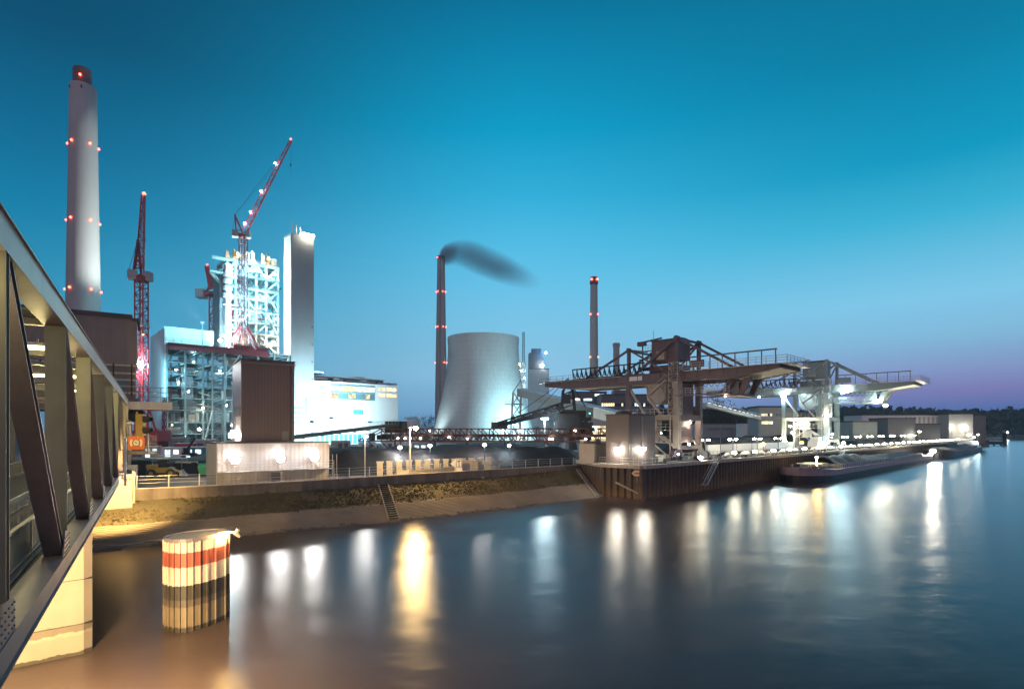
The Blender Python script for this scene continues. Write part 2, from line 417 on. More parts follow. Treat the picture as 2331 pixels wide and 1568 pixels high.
# ground sheets
gpoly = [(-100,23),(-68,42),(-37.6,57),(-31.2,60.6),(-24.5,65.9),(-1.85,87.2),(12.6,99.6),(12,112),(26,125),(319,418),(330,480),(560,752),(4200,1050),(4200,4400),(-1800,4400),(-1800,23)]
b = MB(); n = len(gpoly)
b.add([(x,y,3.2) for x,y in gpoly]+[(x,y,-1.5) for x,y in gpoly], [tuple(range(n))]+[(i,n+i,n+(i+1)%n,(i+1)%n) for i in range(n)])
struct(b.build('ground', m_yard), 'dark gravel ground of the works yard')
rp = [(-60,50),(-38,60.5),(-31,64.2),(-24,69.5),(-1.5,90.5),(4,95.5),(0,100),(-5,98),(-27,77),(-36,70),(-60,58)]
b = MB(); b.add([(x,y,3.21) for x,y in rp], [tuple(range(len(rp)))])
struct(b.build('service_road', m_asph), 'grey service road behind the flood wall')
# flood wall on the crest
t = thing('flood_wall', 'low weathered concrete flood wall along the top of the grassy bank', 'wall', (-24.5,65.9,3.2))
wp = resample(CR[1:], 60)
b = MB()
for i in range(60):
    a_, c_ = wp[i].copy(), wp[i+1].copy(); a_.z = c_.z = 3.65; b.bar(a_, c_, .3, 1.3)
b.build('wall_panel', m_concwall, t, world=True)
b = MB()
for i in range(60):
    a_, c_ = wp[i].copy(), wp[i+1].copy(); a_.z = c_.z = 4.33; b.bar(a_, c_, .4, .1)
b.build('coping', m_conc, t, world=True)
t = thing('wire_fence', 'wire fence on slim pale posts standing on the flood wall', 'fence', (-24.5,65.9,4.3))
pp = resample(CR[2:], 24); wires = MB()
for i, p in enumerate(pp):
    z = 4.36; c = MB().bar((p.x,p.y,z), (p.x,p.y,z+1.25), .09); c.build('fence_post', m_galv, t, world=True)
    if i < 24:
        q = pp[i+1]
        for hz in (.5,.85,1.2): wires.bar((p.x,p.y,z+hz), (q.x,q.y,z+hz), .025)
wires.build('wire', m_galv, t, world=True)
# steps down the slope
def stairs(name, label, i0, f0, f1, n, w_, mat):
    tt = thing(name, label, 'steps', bank_pt(i0, f0, 0)); bb = MB(); sd = MB()
    d = (wl_[i0+1]-wl_[i0]).normalized()
    for k in range(n):
        p = bank_pt(i0, f0+(f1-f0)*(k+.5)/n, 0)+Vector((0,0,.16)); bb.bar(p-d*w_/2, p+d*w_/2, .3, .16)
    for s_ in (-1, 1):
        a_, c_ = bank_pt(i0, f0, 0)+d*(s_*w_/2), bank_pt(i0, f1, 0)+d*(s_*w_/2); sd.bar(a_+Vector((0,0,.1)), c_+Vector((0,0,.1)), .14, .22)
    bb.build('step', mat, tt, world=True); sd.build('side_kerb', m_conc, tt, world=True)
def near_i(x, y):
    p = G(x, y, .4); return min(range(NB), key=lambda i: (wl_[i].x-p.x)**2+(wl_[i].y-p.y)**2)
iS = near_i(912, 1182)
stairs('bank_steps', 'dark open steps running down the middle of the grassy bank', iS, .02, .98, 17, 1.25, m_dark)
stairs('edge_steps', 'narrow concrete steps down the bank beside the sheet pile quay', NB-2, .02, .96, 16, .8, m_conc)
t = thing('bank_marker', 'small white marker block on the grass below the flood wall', 'marker', G(1097,1090,3.0))
b = MB(); p = G(1097,1090,3.0); b.prism([(p.x-.45,p.y-.2),(p.x+.3,p.y-.35),(p.x+.4,p.y+.2),(p.x-.3,p.y+.3)], p.z-.25, p.z+.38); b.build('block', m_conc, t, world=True)
p = G(673,1116,3.1); t = thing('mooring_post', 'small pale mooring bollard on the dim bank in front of the floodlit low building', 'bollard', p)
b = MB(); b.lathe((0,0,-.3), [(.3,0),(.3,.5),(.45,.55),(.45,.7),(.12,.75),(.1,1.1),(.02,1.12)], 10); b.build('head', m_conc, t)
# ---- quay
C0 = (19.3,84.4); L0 = (14.2,89.6)
qp = [C0,(336,401.1),(319,418),(26,125),(12,112),(12,101),L0]
b = MB(); b.prism(qp, 2.0, 4.85)
struct(b.build('quay_deck', m_asph), 'grey quay deck')
t = thing('quay_wall', 'long brown sheet pile quay wall with pale concrete edge beam', 'wall', (C0[0],C0[1],0))
def piles(a, c, name):
    a, c = Vector((*a,0)), Vector((*c,0)); d = (c-a); Ln = d.length; d.normalize(); nrm = Vector((d.y,-d.x,0))
    per = 1.25; n_ = int(Ln/per); pr = []
    for k in range(n_):
        for fx, off in ((0,0),(.15,.34),(.5,.34),(.65,0)): pr.append(a+d*((k+fx)*per)+nrm*(off+.12))
    pr.append(c+nrm*.12)
    bb = MB(); m = len(pr)
    bb.add([(p.x,p.y,-1.2) for p in pr]+[(p.x,p.y,4.6) for p in pr], [(i,i+1,m+i+1,m+i) for i in range(m-1)])
    bb.build(name, m_pile, t, world=True)
    cb = MB(); o_ = nrm*.28; cb.bar((a+o_)+Vector((0,0,4.8)), (c+o_)+Vector((0,0,4.8)), .75, .56); cb.build('edge_beam', m_conc, t, world=True)
piles(C0, (336,401.1), 'sheet_piles'); piles(L0, C0, 'sheet_piles'); piles((12,101), L0, 'sheet_piles')
b = MB(); b.tube((C0[0]-.1,C0[1]-.5,-1.2),(C0[0]-.1,C0[1]-.5,4.55),.42,n=14); b.build('corner_pile', m_pile, t, world=True)
b = MB(); b.bar((C0[0]-3.4,C0[1]+2.7,2.3),(C0[0]-.6,C0[1]-.3,.9),.22); b.build('waling', m_conc, t, world=True)
# far river bank wood and hills
def wood(name, label, pts, depth, n, h0, h1, seed, fs=(1.2,3.2)):
    r_ = random.Random(seed); bb = MB(); pts = [Vector(p) for p in pts]; rs = resample(pts, 200)
    for _ in range(n):
        s = r_.random()*199.99; k = int(s); p = rs[k].lerp(rs[k+1], s-k); dd = r_.random()
        back_ = Vector((-.35,.93,0))*(dd*depth)
        top = h0+(h1-h0)*(.5+.5*mn.noise(Vector((p.x*.02+dd*2, p.y*.02, seed)))+.35*mn.noise(Vector((p.x*.09, dd*9, seed+2))))
        top *= .8+.35*dd
        z = top*(1-r_.random()**1.6) if r_.random() < .75 else top*r_.uniform(.85,1.04)
        c = p+back_+Vector((r_.uniform(-4,4), r_.uniform(-4,4), z+p.z))
        q = r_.uniform(*fs); t1 = r_.uniform(0,6.28)
        u = Vector((math.cos(t1), math.sin(t1), r_.uniform(-.6,.6)))*q; v_ = Vector((r_.uniform(-.5,.5), r_.uniform(-.5,.5), 1))*q*r_.uniform(.5,1.1)
        bb.add([c-u*.8-v_*.4, c+u-v_*.6, c+u*.3+v_, c-u*.7+v_*.5], [(0,1,2,3)])
    return tag(bb.build(name, m_leaf), label, 'wood', kind='stuff')
wood('far_wood', 'dark wood on the far bank of the river', [(480,742,3),(640,775,3),(900,815,3),(1400,900,3),(2600,1020,3)], 120, 21000, 27, 40, 5, (1.6,5.5))
wood('hall_wood', 'dark line of trees behind the long pale hall', [(150,470,3),(300,560,3),(440,690,3),(560,760,3)], 60, 9000, 20, 25, 9, (1.5,4))
wood('yard_wood', 'dim wood behind the coal yard between the two unloaders', [(95,330,3),(180,420,3),(230,470,3)], 40, 5000, 12, 20, 11, (1,2.6))
hp = []
b = MB(); vs = []; HN = 60
for i in range(HN+1):
    x = 100+ (2200)*i/HN; y = 1500-.1*x; h = 52+20*mn.noise(Vector((i*.21,1,1)))+10*mn.noise(Vector((i*.6,4,1)))
    h *= min(1, i/7) if i < 7 else 1
    vs += [(x,y,0),(x-10,y+110,max(h,4)),(x-20,y+500,0)]
b.add(vs, [(3*i+k,3*i+3+k,3*i+4+k,3*i+1+k) for i in range(HN) for k in range(2)])
struct(b.build('hills', m_leaf, smooth=True), 'low dark hills beyond the river')
# ================================================================== ROAD BRIDGE (local x along the bridge, y across to the left)
BRD = math.atan2(.8432, -.5375)
tb = thing('truss_bridge', 'grey steel truss road bridge with lit deck on the left', 'bridge', (0,0,0), BRD)
NL = 2.2; WID = 9.6; ZB, ZT = 6.2, 13.9
ts = [13.9+8.85*(k-2) for k in range(0, 11)]
T0, T1 = ts[0], ts[-1]
def hsec(mb, p, q, w, d, across=(0,1,0)):
    """H section: flanges face along the bridge, web between."""
    p, q = Vector(p), Vector(q); dv = (q-p).normalized(); a = Vector(across); n_ = dv.cross(a).normalized()
    for s in (-1, 1): 
        o = n_*(s*(d/2-.02)); mb.bar(p+o, q+o, w, .04, up=n_)
    mb.bar(p, q, .03, d-.085, up=n_)
def web(p, q, w, d): 
    m_ = MB(); hsec(m_, p, q, w, d); return m_
for side, y in ((0, NL+.27), (1, NL+WID)):
    mb = MB(); mb.bar((T0,y,ZT-.3),(T1,y,ZT-.3),.55,.6); mb.bar((T0,y,ZT+.012),(T1,y,ZT+.012),.66,.03); mb.build('top_chord', m_bridge, tb)
    mb = MB(); mb.bar((T0,y,ZB-.29),(T1,y,ZB-.29),.5,.58); mb.bar((T0,y,ZB+.01),(T1,y,ZB+.01),.64,.03); mb.bar((T0,y,ZB-.59),(T1,y,ZB-.59),.64,.03); mb.build('bottom_chord', m_bridge, tb)
    for k, x in enumerate(ts):
        web((x,y,ZB+.03),(x,y,ZT-.6), .52, .34).build('post', m_bridge_lit, tb)
        if k < len(ts)-1:
            x2 = ts[k+1]; mb = MB(); p, q = Vector((x+.4,y,ZT-.62)), Vector((x2-.35,y,ZB+.05)); hsec(mb, p, q, .46, .36); mb.build('diagonal', m_bridge, tb)
            g = MB(); g.slab([(x2-1.1,y-.29,ZB+.03),(x2+.5,y-.29,ZB+.03),(x2+.4,y-.29,ZB+.65),(x2-.6,y-.29,ZB+.75)], (0,.03,0))
            for bz in range(4):
                for bx_ in (-.75,-.45,-.15,.15,.35): g.tube((x2+bx_,y-.29,ZB+.12+.15*bz),(x2+bx_,y-.315,ZB+.12+.15*bz),.022,n=6)
            g.build('gusset_plate', m_bridge, tb)
yL, yR = NL+WID, NL+.27
for k, x in enumerate(ts):
    mb = MB(); mb.bar((x,yR+.27,ZT-.35),(x,yL-.27,ZT-.35),.3,.5); mb.build('cross_beam', m_bridge_lit, tb)
    if k < len(ts)-1:
        x2 = ts[k+1]; mb = MB(); mb.bar((x,yR+.27,ZT-.3),(x2,yL-.27,ZT-.3),.16,.18); mb.bar((x,yL-.27,ZT-.32),(x2,yR+.27,ZT-.32),.16,.18); mb.build('wind_brace', m_bridge_lit, tb)
    mb = MB(); mb.bar((x,yR+.3,ZB-.75),(x,yL-.3,ZB-.75),.3,.6); mb.build('floor_beam', m_bridge, tb)
mb = MB(); mb.bx(T0,T1,yR+1.9,yL-1.9,ZB-.3,ZB-.06); mb.build('deck', m_deck, tb)
mb = MB(); mb.bx(T0,T1,yR+.3,yR+1.85,ZB-.32,ZB-.05); mb.build('footway', m_deck, tb)
mb = MB(); mb.bx(T0,T1,yL-1.85,yL-.3,ZB-.32,ZB-.05); mb.build('footway', m_deck, tb)
# balustrades with close vertical bars, one panel per bay
for y in (yR+.62, yL-2.0):
    for k in range(len(ts)-1):
        x, x2 = ts[k], ts[k+1]; mb = MB(); z0 = ZB-.02
        mb.bar((x,y,z0+1.15),(x2,y,z0+1.15),.12,.07); mb.bar((x,y,z0+.14),(x2,y,z0+.14),.06,.08)
        n_ = 60 if y < 5 else 36
        for i in range(n_+1): 
            xx = x+(x2-x)*i/n_; mb.bar((xx,y,z0+.14),(xx,y,z0+1.12),.022,.05)
        for xx in (x, (x+x2)/2): mb.bar((xx,y,z0),(xx,y,z0+1.15),.09)
        mb.build('balustrade', m_bridge_lit, tb)
        mb = MB(); mb.bx(x+.05,x2-.05,y+.12,y+.15,z0+.1,z0+1.0)
        mb.bar((x,y-.1,z0+.03),(x2,y-.1,z0+.03),.12,.06); mb.build('kick_plate', m_bridge, tb)
for y in (yR+2.2,):
    for k in range(len(ts)-1):
        x, x2 = ts[k], ts[k+1]; mb = MB(); mb.bar((x,y,ZB+.95),(x2,y,ZB+.95),.06,.28); mb.bar((x,y,ZB+.5),(x2,y,ZB+.5),.05,.1)
        for i in range(4): mb.bar((x+(x2-x)*i/4,y,ZB-.05),(x+(x2-x)*i/4,y,ZB+1.05),.1)
        mb.build('crash_barrier', m_galv, tb)
# fluorescent battens under the cross beams
for k, x in enumerate((13.5, 27.2, 40.5, 54.2, 67.5, 80)):
    for y in (NL+1.3, NL+2.9):
        h = MB(); h.bx(x-.16,x+.16,y-.62,y+.62,13.18,13.3); h.bar((x,y,13.3),(x,y,13.45),.06); fx = h.build('lamp_housing', m_steel, tb)
        h = MB(); h.bx(x-.11,x+.11,y-.55,y+.55,13.05,13.175); h.build('lamp_tube', e_sod2, fx)
        light(fx, (x,y,12.9), 430, (1,.8,.36), .3)
# pier and abutment are things of their own
rot_p = math.atan2(.667,.745)
pc = G(207,1470,0); tp = thing('bridge_pier', 'tall pale concrete bridge pier standing in the water, orange lit', 'pier', (pc.x,pc.y,0), rot_p)
b = MB(); b.bx(-13,-.35,-.9,.9,-2,5.55); b.prism([(-.35,-.9),(0,-.55),(0,.55),(-.35,.9)],-2,5.55); b.build('shaft', m_pier, tp)
b = MB(); 
for z in (1.35, 3.35): b.bx(-13.0,.006,-.906,.906,z,z+.03)
b.build('joint', m_dark, tp)
ac = G(307,1136,3.35); ta = thing('bridge_abutment', 'concrete bridge abutment on the bank under the far bridge end, glaring orange', 'abutment', (ac.x,ac.y,0), BRD)
b = MB(); b.bx(0,14,0,12,-1,6.1); b.bx(-.8,0,.2,12,-1,5.4); b.build('abutment_wall', m_conc, ta)
b = MB(); b.bx(-.05,14.1,-.06,0,5.6,6.0); b.bx(-.02,.0,0,12,3.9,3.94); b.build('cornice', m_conc, ta)
# lamp bracket under the bridge and the drain pole beside it
lp = Vector((-33.8,50,6.45))
tl = thing('under_bridge_lamp', 'lamp on a bracket under the bridge edge glaring on the abutment', 'lamp', lp, BRD)
b = MB(); b.bar((0,1.0,.1),(0,0,.05),.12); b.bx(-.45,.35,-.35,.25,-.12,.22); b.tube((-.4,-.05,.1),(.5,-.05,.1),.2,n=10); b.build('housing', m_bridge, tl)
b = MB(); b.bx(.36,.4,-.3,.2,-.1,.2); b.build('lens', e_sod, tl)
light(tl, (.35,0,-.25), 13000, SOD, .2, 125, (5,1.0,-2.4))
tl = thing('drain_pole', 'slim white pole fixed upright to the outside of the far truss', 'pole', (-30.2,44.6,6.2), BRD)
b = MB(); b.tube((0,.1,-.4),(0,.1,3.2),.09,n=10); b.tube((0,.1,3.2),(-.35,.1,3.35),.09,n=8); b.build('tube', m_white, tl)
b = MB(); b.bar((0,.1,.4),(0,.5,.4),.08); b.bar((0,.1,2.4),(0,.5,2.4),.08); b.build('bracket', m_steel, tl)
# platform with lifebuoy board, and the river signal
def at_b(t_, lat, z): return Vector((-.5375*t_-.8432*lat, .8432*t_-.5375*lat, z))
pb = at_b(83, .75, 7.65)
tq = thing('bridge_platform', 'small railed platform jutting from the bridge end, holds the orange board', 'platform', pb, 0)
b = MB(); b.bx(-1.6,1.3,-.9,.9,-.35,0); b.build('floor', m_bridge_lit, tq)
b = MB(); b.rail([(-1.5,-.85,0),(1.25,-.85,0),(1.25,.85,0)], 1.9, .25, .03, 2); b.bar((1.25,-.85,-.3),(1.25,-.85,2.1),.16); b.bar((-1.5,-.85,2.05),(1.3,-.85,2.05),.1); b.build('railing', m_bridge, tq)
b = MB(); b.tube((-1.0,-.7,0),(-1.0,-.7,3.3),.06,n=8); b.lathe((-1.0,-.7,3.2),[(.1,0),(.42,.12),(.42,.25),(.1,.4)],12); b.build('beacon', m_galv, tq)
tl = thing('lifebuoy_board', 'orange board showing a pale lifebuoy ring, on the small bridge platform', 'board', pb+Vector((-.05,-1.02,.25)), 0)
b = MB(); b.slab([(-1.0,0,.1),(-.85,0,0),(.85,0,0),(1.0,0,.1),(1.0,0,1.35),(.75,0,1.6),(-.75,0,1.6),(-1.0,0,1.35)], (0,.08,0)); b.build('panel', m_orange, tl)
def ring(mb, c, r0, r1, a0, a1, n_=18):
    vs = []
    for i in range(n_+1):
        a_ = R(a0+(a1-a0)*i/n_); vs += [c+Vector((r0*math.cos(a_),0,r0*math.sin(a_))), c+Vector((r1*math.cos(a_),0,r1*math.sin(a_)))]
    mb.add(vs, [(2*i,2*i+1,2*i+3,2*i+2) for i in range(n_)])
b = MB(); c = Vector((0,-.012,.8)); ring(b,c,.52,.76,-38,38); ring(b,c,.52,.76,142,218); ring(b,c,0,.4,0,360,24); b.build('ring_marking', m_cream, tl)
b = MB(); c = Vector((0,-.02,.8)); ring(b,c,.36,.41,0,360,24); b.bx(-.02,.02,-.024,-.02,.5,1.1); b.bx(-.28,.28,-.024,-.02,.78,.82); b.bx(-.28,.02,-.024,-.02,.9,.93); b.build('ring_line', m_dark, tl)
sg = at_b(74, .9, 9.6)
tl = thing('river_signal', 'twin hooded black and yellow river signal at the bridge end', 'signal', sg, 0)
b = MB(); b.slab([(-.45,0,.0),(.35,0,0),(.35,0,2.35),(-.45,0,2.35)],(0,.5,0)); b.bar((-.5,.3,-.3),(-.5,.3,2.6),.14); b.build('signal_box', m_yel, tl)
for z in (.25, 1.45):
    b = MB(); b.tube((.35,.25,z+.3),(1.15,.2,z+.42),.36,.3,12,False); b.bx(.35,1.1,-.08,.5,z+.55,z+.66); h = b.build('hood', m_dark, tl)
# gatehouse: tall brown house standing over the far bridge end
ga = math.atan2(.54,.841)
gp = Vector((-58-.841*14.6, 88-.54*14.6, 0))
tg = thing('gatehouse', 'tall brown clad gatehouse on columns above the far bridge end', 'building', gp, ga)
b = MB(); b.bx(0,14.6,0,9,20.4,27.4); b.build('upper_wall', m_gate, tg)
b = MB(); b.bx(-.3,14.0,-.35,9.3,27.4,28.0); b.bx(14.0,14.9,-.3,9.3,27.1,27.5); b.build('roof', m_roof, tg)
b = MB(); b.bx(.2,14.4,.6,8.6,15.2,20.4); b.build('lower_wall', m_gate, tg)
b = MB()
for z in (16.0,17.0,18.0,19.0,20.2): b.bx(0,14.6,-.05,.3,z-.12,z+.12)
b.build('sill_band', m_beige, tg)
for x in (4.6,8.2,10.4,12.6):
    b = MB(); b.bx(x-1.5,x+.5,.5,.61,16.1,18.4); b.build('window', m_pglass, tg)
b = MB()
for x in (3,6.2,9.4,11.6,13.9): b.bar((x,0,15),(x,0,20.4),.22)
b.build('mullion', m_dark, tg)
b = MB(); b.bx(0,14.9,-.3,9,13.2,15.2); b.build('parapet', m_gate, tg)
for x in (1.2, 13.2):
    for y in (1,8):
        b = MB(); b.bx(x-.6,x+.6,y-.6,y+.6,3,13.2); b.build('column', m_conc, tg)
b = MB(); b.bx(11.8,19.2,-2.2,3,13.4,14.6); b.build('balcony_slab', m_beige, tg)
b = MB(); b.rail([(12,-2.1,14.6),(19.1,-2.1,14.6),(19.1,2.9,14.6)],2.2,1.2,.1,3); b.build('balcony_railing', m_bridge, tg)
b = MB(); b.lathe((14.5,-.5,11.6),[(.5,0),(1.2,.4),(1.2,1.2),(.8,1.8)],16); b.build('winch_housing', m_dark, tg)
# ================================================================== STRIPED PILE CLUSTER
dc = Vector((-16.5,29.9,0)); td = thing('striped_dolphin', 'red and white banded sheet pile dolphin rising from the water', 'mooring dolphin', dc)
ctrl = [(-17.9,29.3),(-17.55,28.75),(-17.0,28.4),(-16.4,28.35),(-15.95,28.7),(-15.6,29.4),(-15.3,30.7),(-15.75,31.35),(-16.4,31.6),(-17.2,31.1),(-17.75,30.2)]
def smooth_closed(c, it=2):
    for _ in range(it):
        o = []
        for i in range(len(c)):
            a, b_ = Vector(c[i]), Vector(c[(i+1)%len(c)]); o += [a.lerp(b_,.25), a.lerp(b_,.75)]
        c = o
    return c
sm = [Vector((*p,0))-dc for p in smooth_closed([Vector(p) for p in ctrl], 1)]
cen = Vector((0,0,0))
for p in sm: cen += p/len(sm)
out = [cen+(p-cen)*1.0 for p in sm]
b = MB(); n_ = len(out); b.add([(p.x,p.y,-1.5) for p in out]+[(p.x,p.y,4.55) for p in out], [(i,(i+1)%n_,n_+(i+1)%n_,n_+i) for i in range(n_)])
b.build('pile_skin', m_dolph, td)
b = MB()
for i, p in enumerate(out):
    if True:
        d = (p-cen).normalized(); q = p+d*.05; b.bar(q+Vector((0,0,-1.5)), q+Vector((0,0,4.5)), .07, .08, up=d)
b.build('pile_lock', m_dolph, td)
cap = [cen+(p-cen)*1.03 for p in sm]; inn = [cen+(p-cen)*.95 for p in sm]
b = MB(); vs = [(p.x,p.y,4.45) for p in cap]+[(p.x,p.y,4.66) for p in cap]+[(p.x,p.y,4.66) for p in inn]+[(p.x,p.y,4.35) for p in inn]
b.add(vs, [(k*n_+i,k*n_+(i+1)%n_,(k+1)*n_+(i+1)%n_,(k+1)*n_+i) for i in range(n_) for k in range(3)]); b.build('rim', m_bridge, td)
b = MB(); b.add([(p.x,p.y,4.59) for p in inn], [tuple(range(n_))]); b.build('concrete_fill', m_conc, td)
tl = thing('dolphin_lamp', 'sodium lamp on a short arm at the top of the striped dolphin', 'lamp', Vector((-15.45,30.3,4.6)))
b = MB(); b.bar((-.2,0,.05),(.95,-.25,.12),.07); b.tube((.85,-.25,.0),(1.0,-.25,.3),.1,n=8); b.tube((.9,-.25,.05),(1.05,-.2,-.15),.13,.07,8); b.build('arm', m_conc, tl)
b = MB(); b.lathe((.3,-.28,-.2),[(.02,0),(.13,.05),(.13,.16),(.02,.2)],10); b.build('bulb', e_sod, tl)
light(tl, (.45,-.3,.28), 330, SOD, .1)
# the rope from the bank to the dolphin
t = tag(MB().path([G(225,1240,1.6), G(280,1240,1.35), G(330,1233,1.3), Vector((-18.2,30.6,4.3))], .05, 6).build('mooring_cable', m_conc), 'pale cable sagging between bank and striped dolphin', 'cable')
# lamps of the bridge's own downstream face, pointing at the pier and the fairway
for (x,y,z), to, pw, sp_ in (((-6.8,5.1,5.0),(-16.6,27,1.6),3500,58),((-15.6,16.1,5.0),(-15.0,23,0),24000,155)):
    tl = thing('fairway_lamp', 'sodium floodlight under the bridge edge aimed at the fairway', 'lamp', (x,y,z), 0, 'lamps under the bridge edge')
    d = (Vector(to)-Vector((x,y,z))).normalized()
    b = MB(); b.bar(Vector((0,0,0))-d*.35, Vector((0,0,0)), .35); b.bar(-d*.3,-d*.3+Vector((-.6,-.4,.4)),.08); b.build('housing', m_steel, tl)
    light(tl, d*.2, pw, (1,.66,.3), .25, sp_, d*20)
# ================================================================== CHIMNEYS
def red_ring(parent, r, z, azs, s=.55):
    for a in azs:
        c = Vector((math.cos(R(a))*(r+s*.7), math.sin(R(a))*(r+s*.7), z)); b = MB()
        b.lathe(c-Vector((0,0,s)), [(s*.5,0),(s,s*.4),(s,s*1.4),(s*.4,s*2)], 8)
        o = b.build('obstruction_lamp', e_red, parent)
def zf_(y, Y): return HC-(y-HY)/F*Y
def chimney(label, x, Y, prof, rings, s, extra=None):
    base = P(x, HY, Y); base.z = 3.2; t = thing('chimney', label, 'chimney', base)
    b = MB(); b.lathe((0,0,0), [(r, z-3.2) for r, z in prof], 40); b.build('shaft', m_stack, t, smooth=False)
    for r, z, azs in rings: red_ring(t, r, z-3.2, azs, s)
    return t
# the sight line angle of a chimney decides which lamps face us: listed as azimuths in degrees
Ym = 266
tm = chimney('tallest grey concrete chimney, with a red flue end on top', 189.5, Ym, [(7.4,3.2),(6.7,70),(6.1,110),(5.55,150),(5.3,171)],
    [(5.6,143.5,(-153,-100,-28,28)),(6.05,108,(-153,-100,-28,28)),(6.6,76,(-153,-100,-28,28))], .46)
b = MB(); b.lathe((-.4,0,165), [(3.7,0),(3.7,10.6),(3.5,11),(3.2,11)], 28); b.build('flue', m_flue, tm)
b = MB(); 
for a in (-120,-60): b.box((5.3*math.cos(R(a)),5.3*math.sin(R(a)),165.5),(.5,.5,1.4))
b.build('vent_opening', m_dark, tm); red_ring(tm, 3.7, 171.5, (-70,), .5)
for c_ in tm.children:
    if c_.name.startswith('shaft'):
        for pl in c_.data.polygons: pl.use_smooth = True
Y2 = 560
t2 = chimney('slim tall grey chimney with smoke, rising beside the cooling tower', 1004, Y2, [(6.4,3.2),(5.6,60),(4.6,120),(3.9,165),(3.75,182)],
    [(3.8,181,(-140,)),(4.2,147.5,(-165,-125,-60,-15)),(4.75,113,(-165,-125,-60,-15)),(5.4,78,(-175,-50,-15))], .5)
b = MB(); b.bar((-.3,-6.45,0),(-.3,-4.7,118),.9,.5); b.bar((-.3,-4.7,118),(-.3,-3.8,177),.9,.5); b.build('cable_duct', m_greyd, t2)
b = MB(); b.lathe((0,0,176.5), [(3.95,0),(3.95,3.0),(3.4,3.0)], 28); b.build('crown', m_greyd, t2)
Y3 = 480
t3 = chimney('bare round chimney with a red lit collar, right of the cooling tower', 1352, Y3, [(4.0,3.2),(3.6,55),(3.3,100),(3.0,134)],
    [(3.1,109,(-150,-30)),(3.45,73,(-150,-30))], .55)
b = MB(); b.lathe((0,0,131), [(3.0,0),(3.5,.6),(3.5,2.6),(3.0,3.2),(2.9,6.3),(2.6,6.3)], 28); b.build('crown', m_reddk, t3); red_ring(t3, 3.4, 134.8, (-125,-55), .75)
tb_ = thing('chimney_stub', 'short wide grey flue pipe on a lattice tripod behind the near unloader', 'chimney', P(1403,983,450)-Vector((0,0,6.8)))
b = MB(); b.lathe((0,0,38), [(2.4,0),(2.5,36),(2.9,36.5),(2.9,38.6),(2.4,39)], 24); b.build('shaft', m_stack, tb_)
b = MB()
for a in (45,135,225,315):
    d = Vector((math.cos(R(a)),math.sin(R(a)),0)); b.bar(d*2.2+Vector((0,0,42)), d*11, .7); b.bar(d*6.5+Vector((0,0,21)), Vector((-d.y,d.x,0))*6.5+Vector((0,0,21)), .4); b.bar(d*11, Vector((-d.y,d.x,0))*6.5+Vector((0,0,21)), .4)
b.build('tripod', m_pale, tb_)
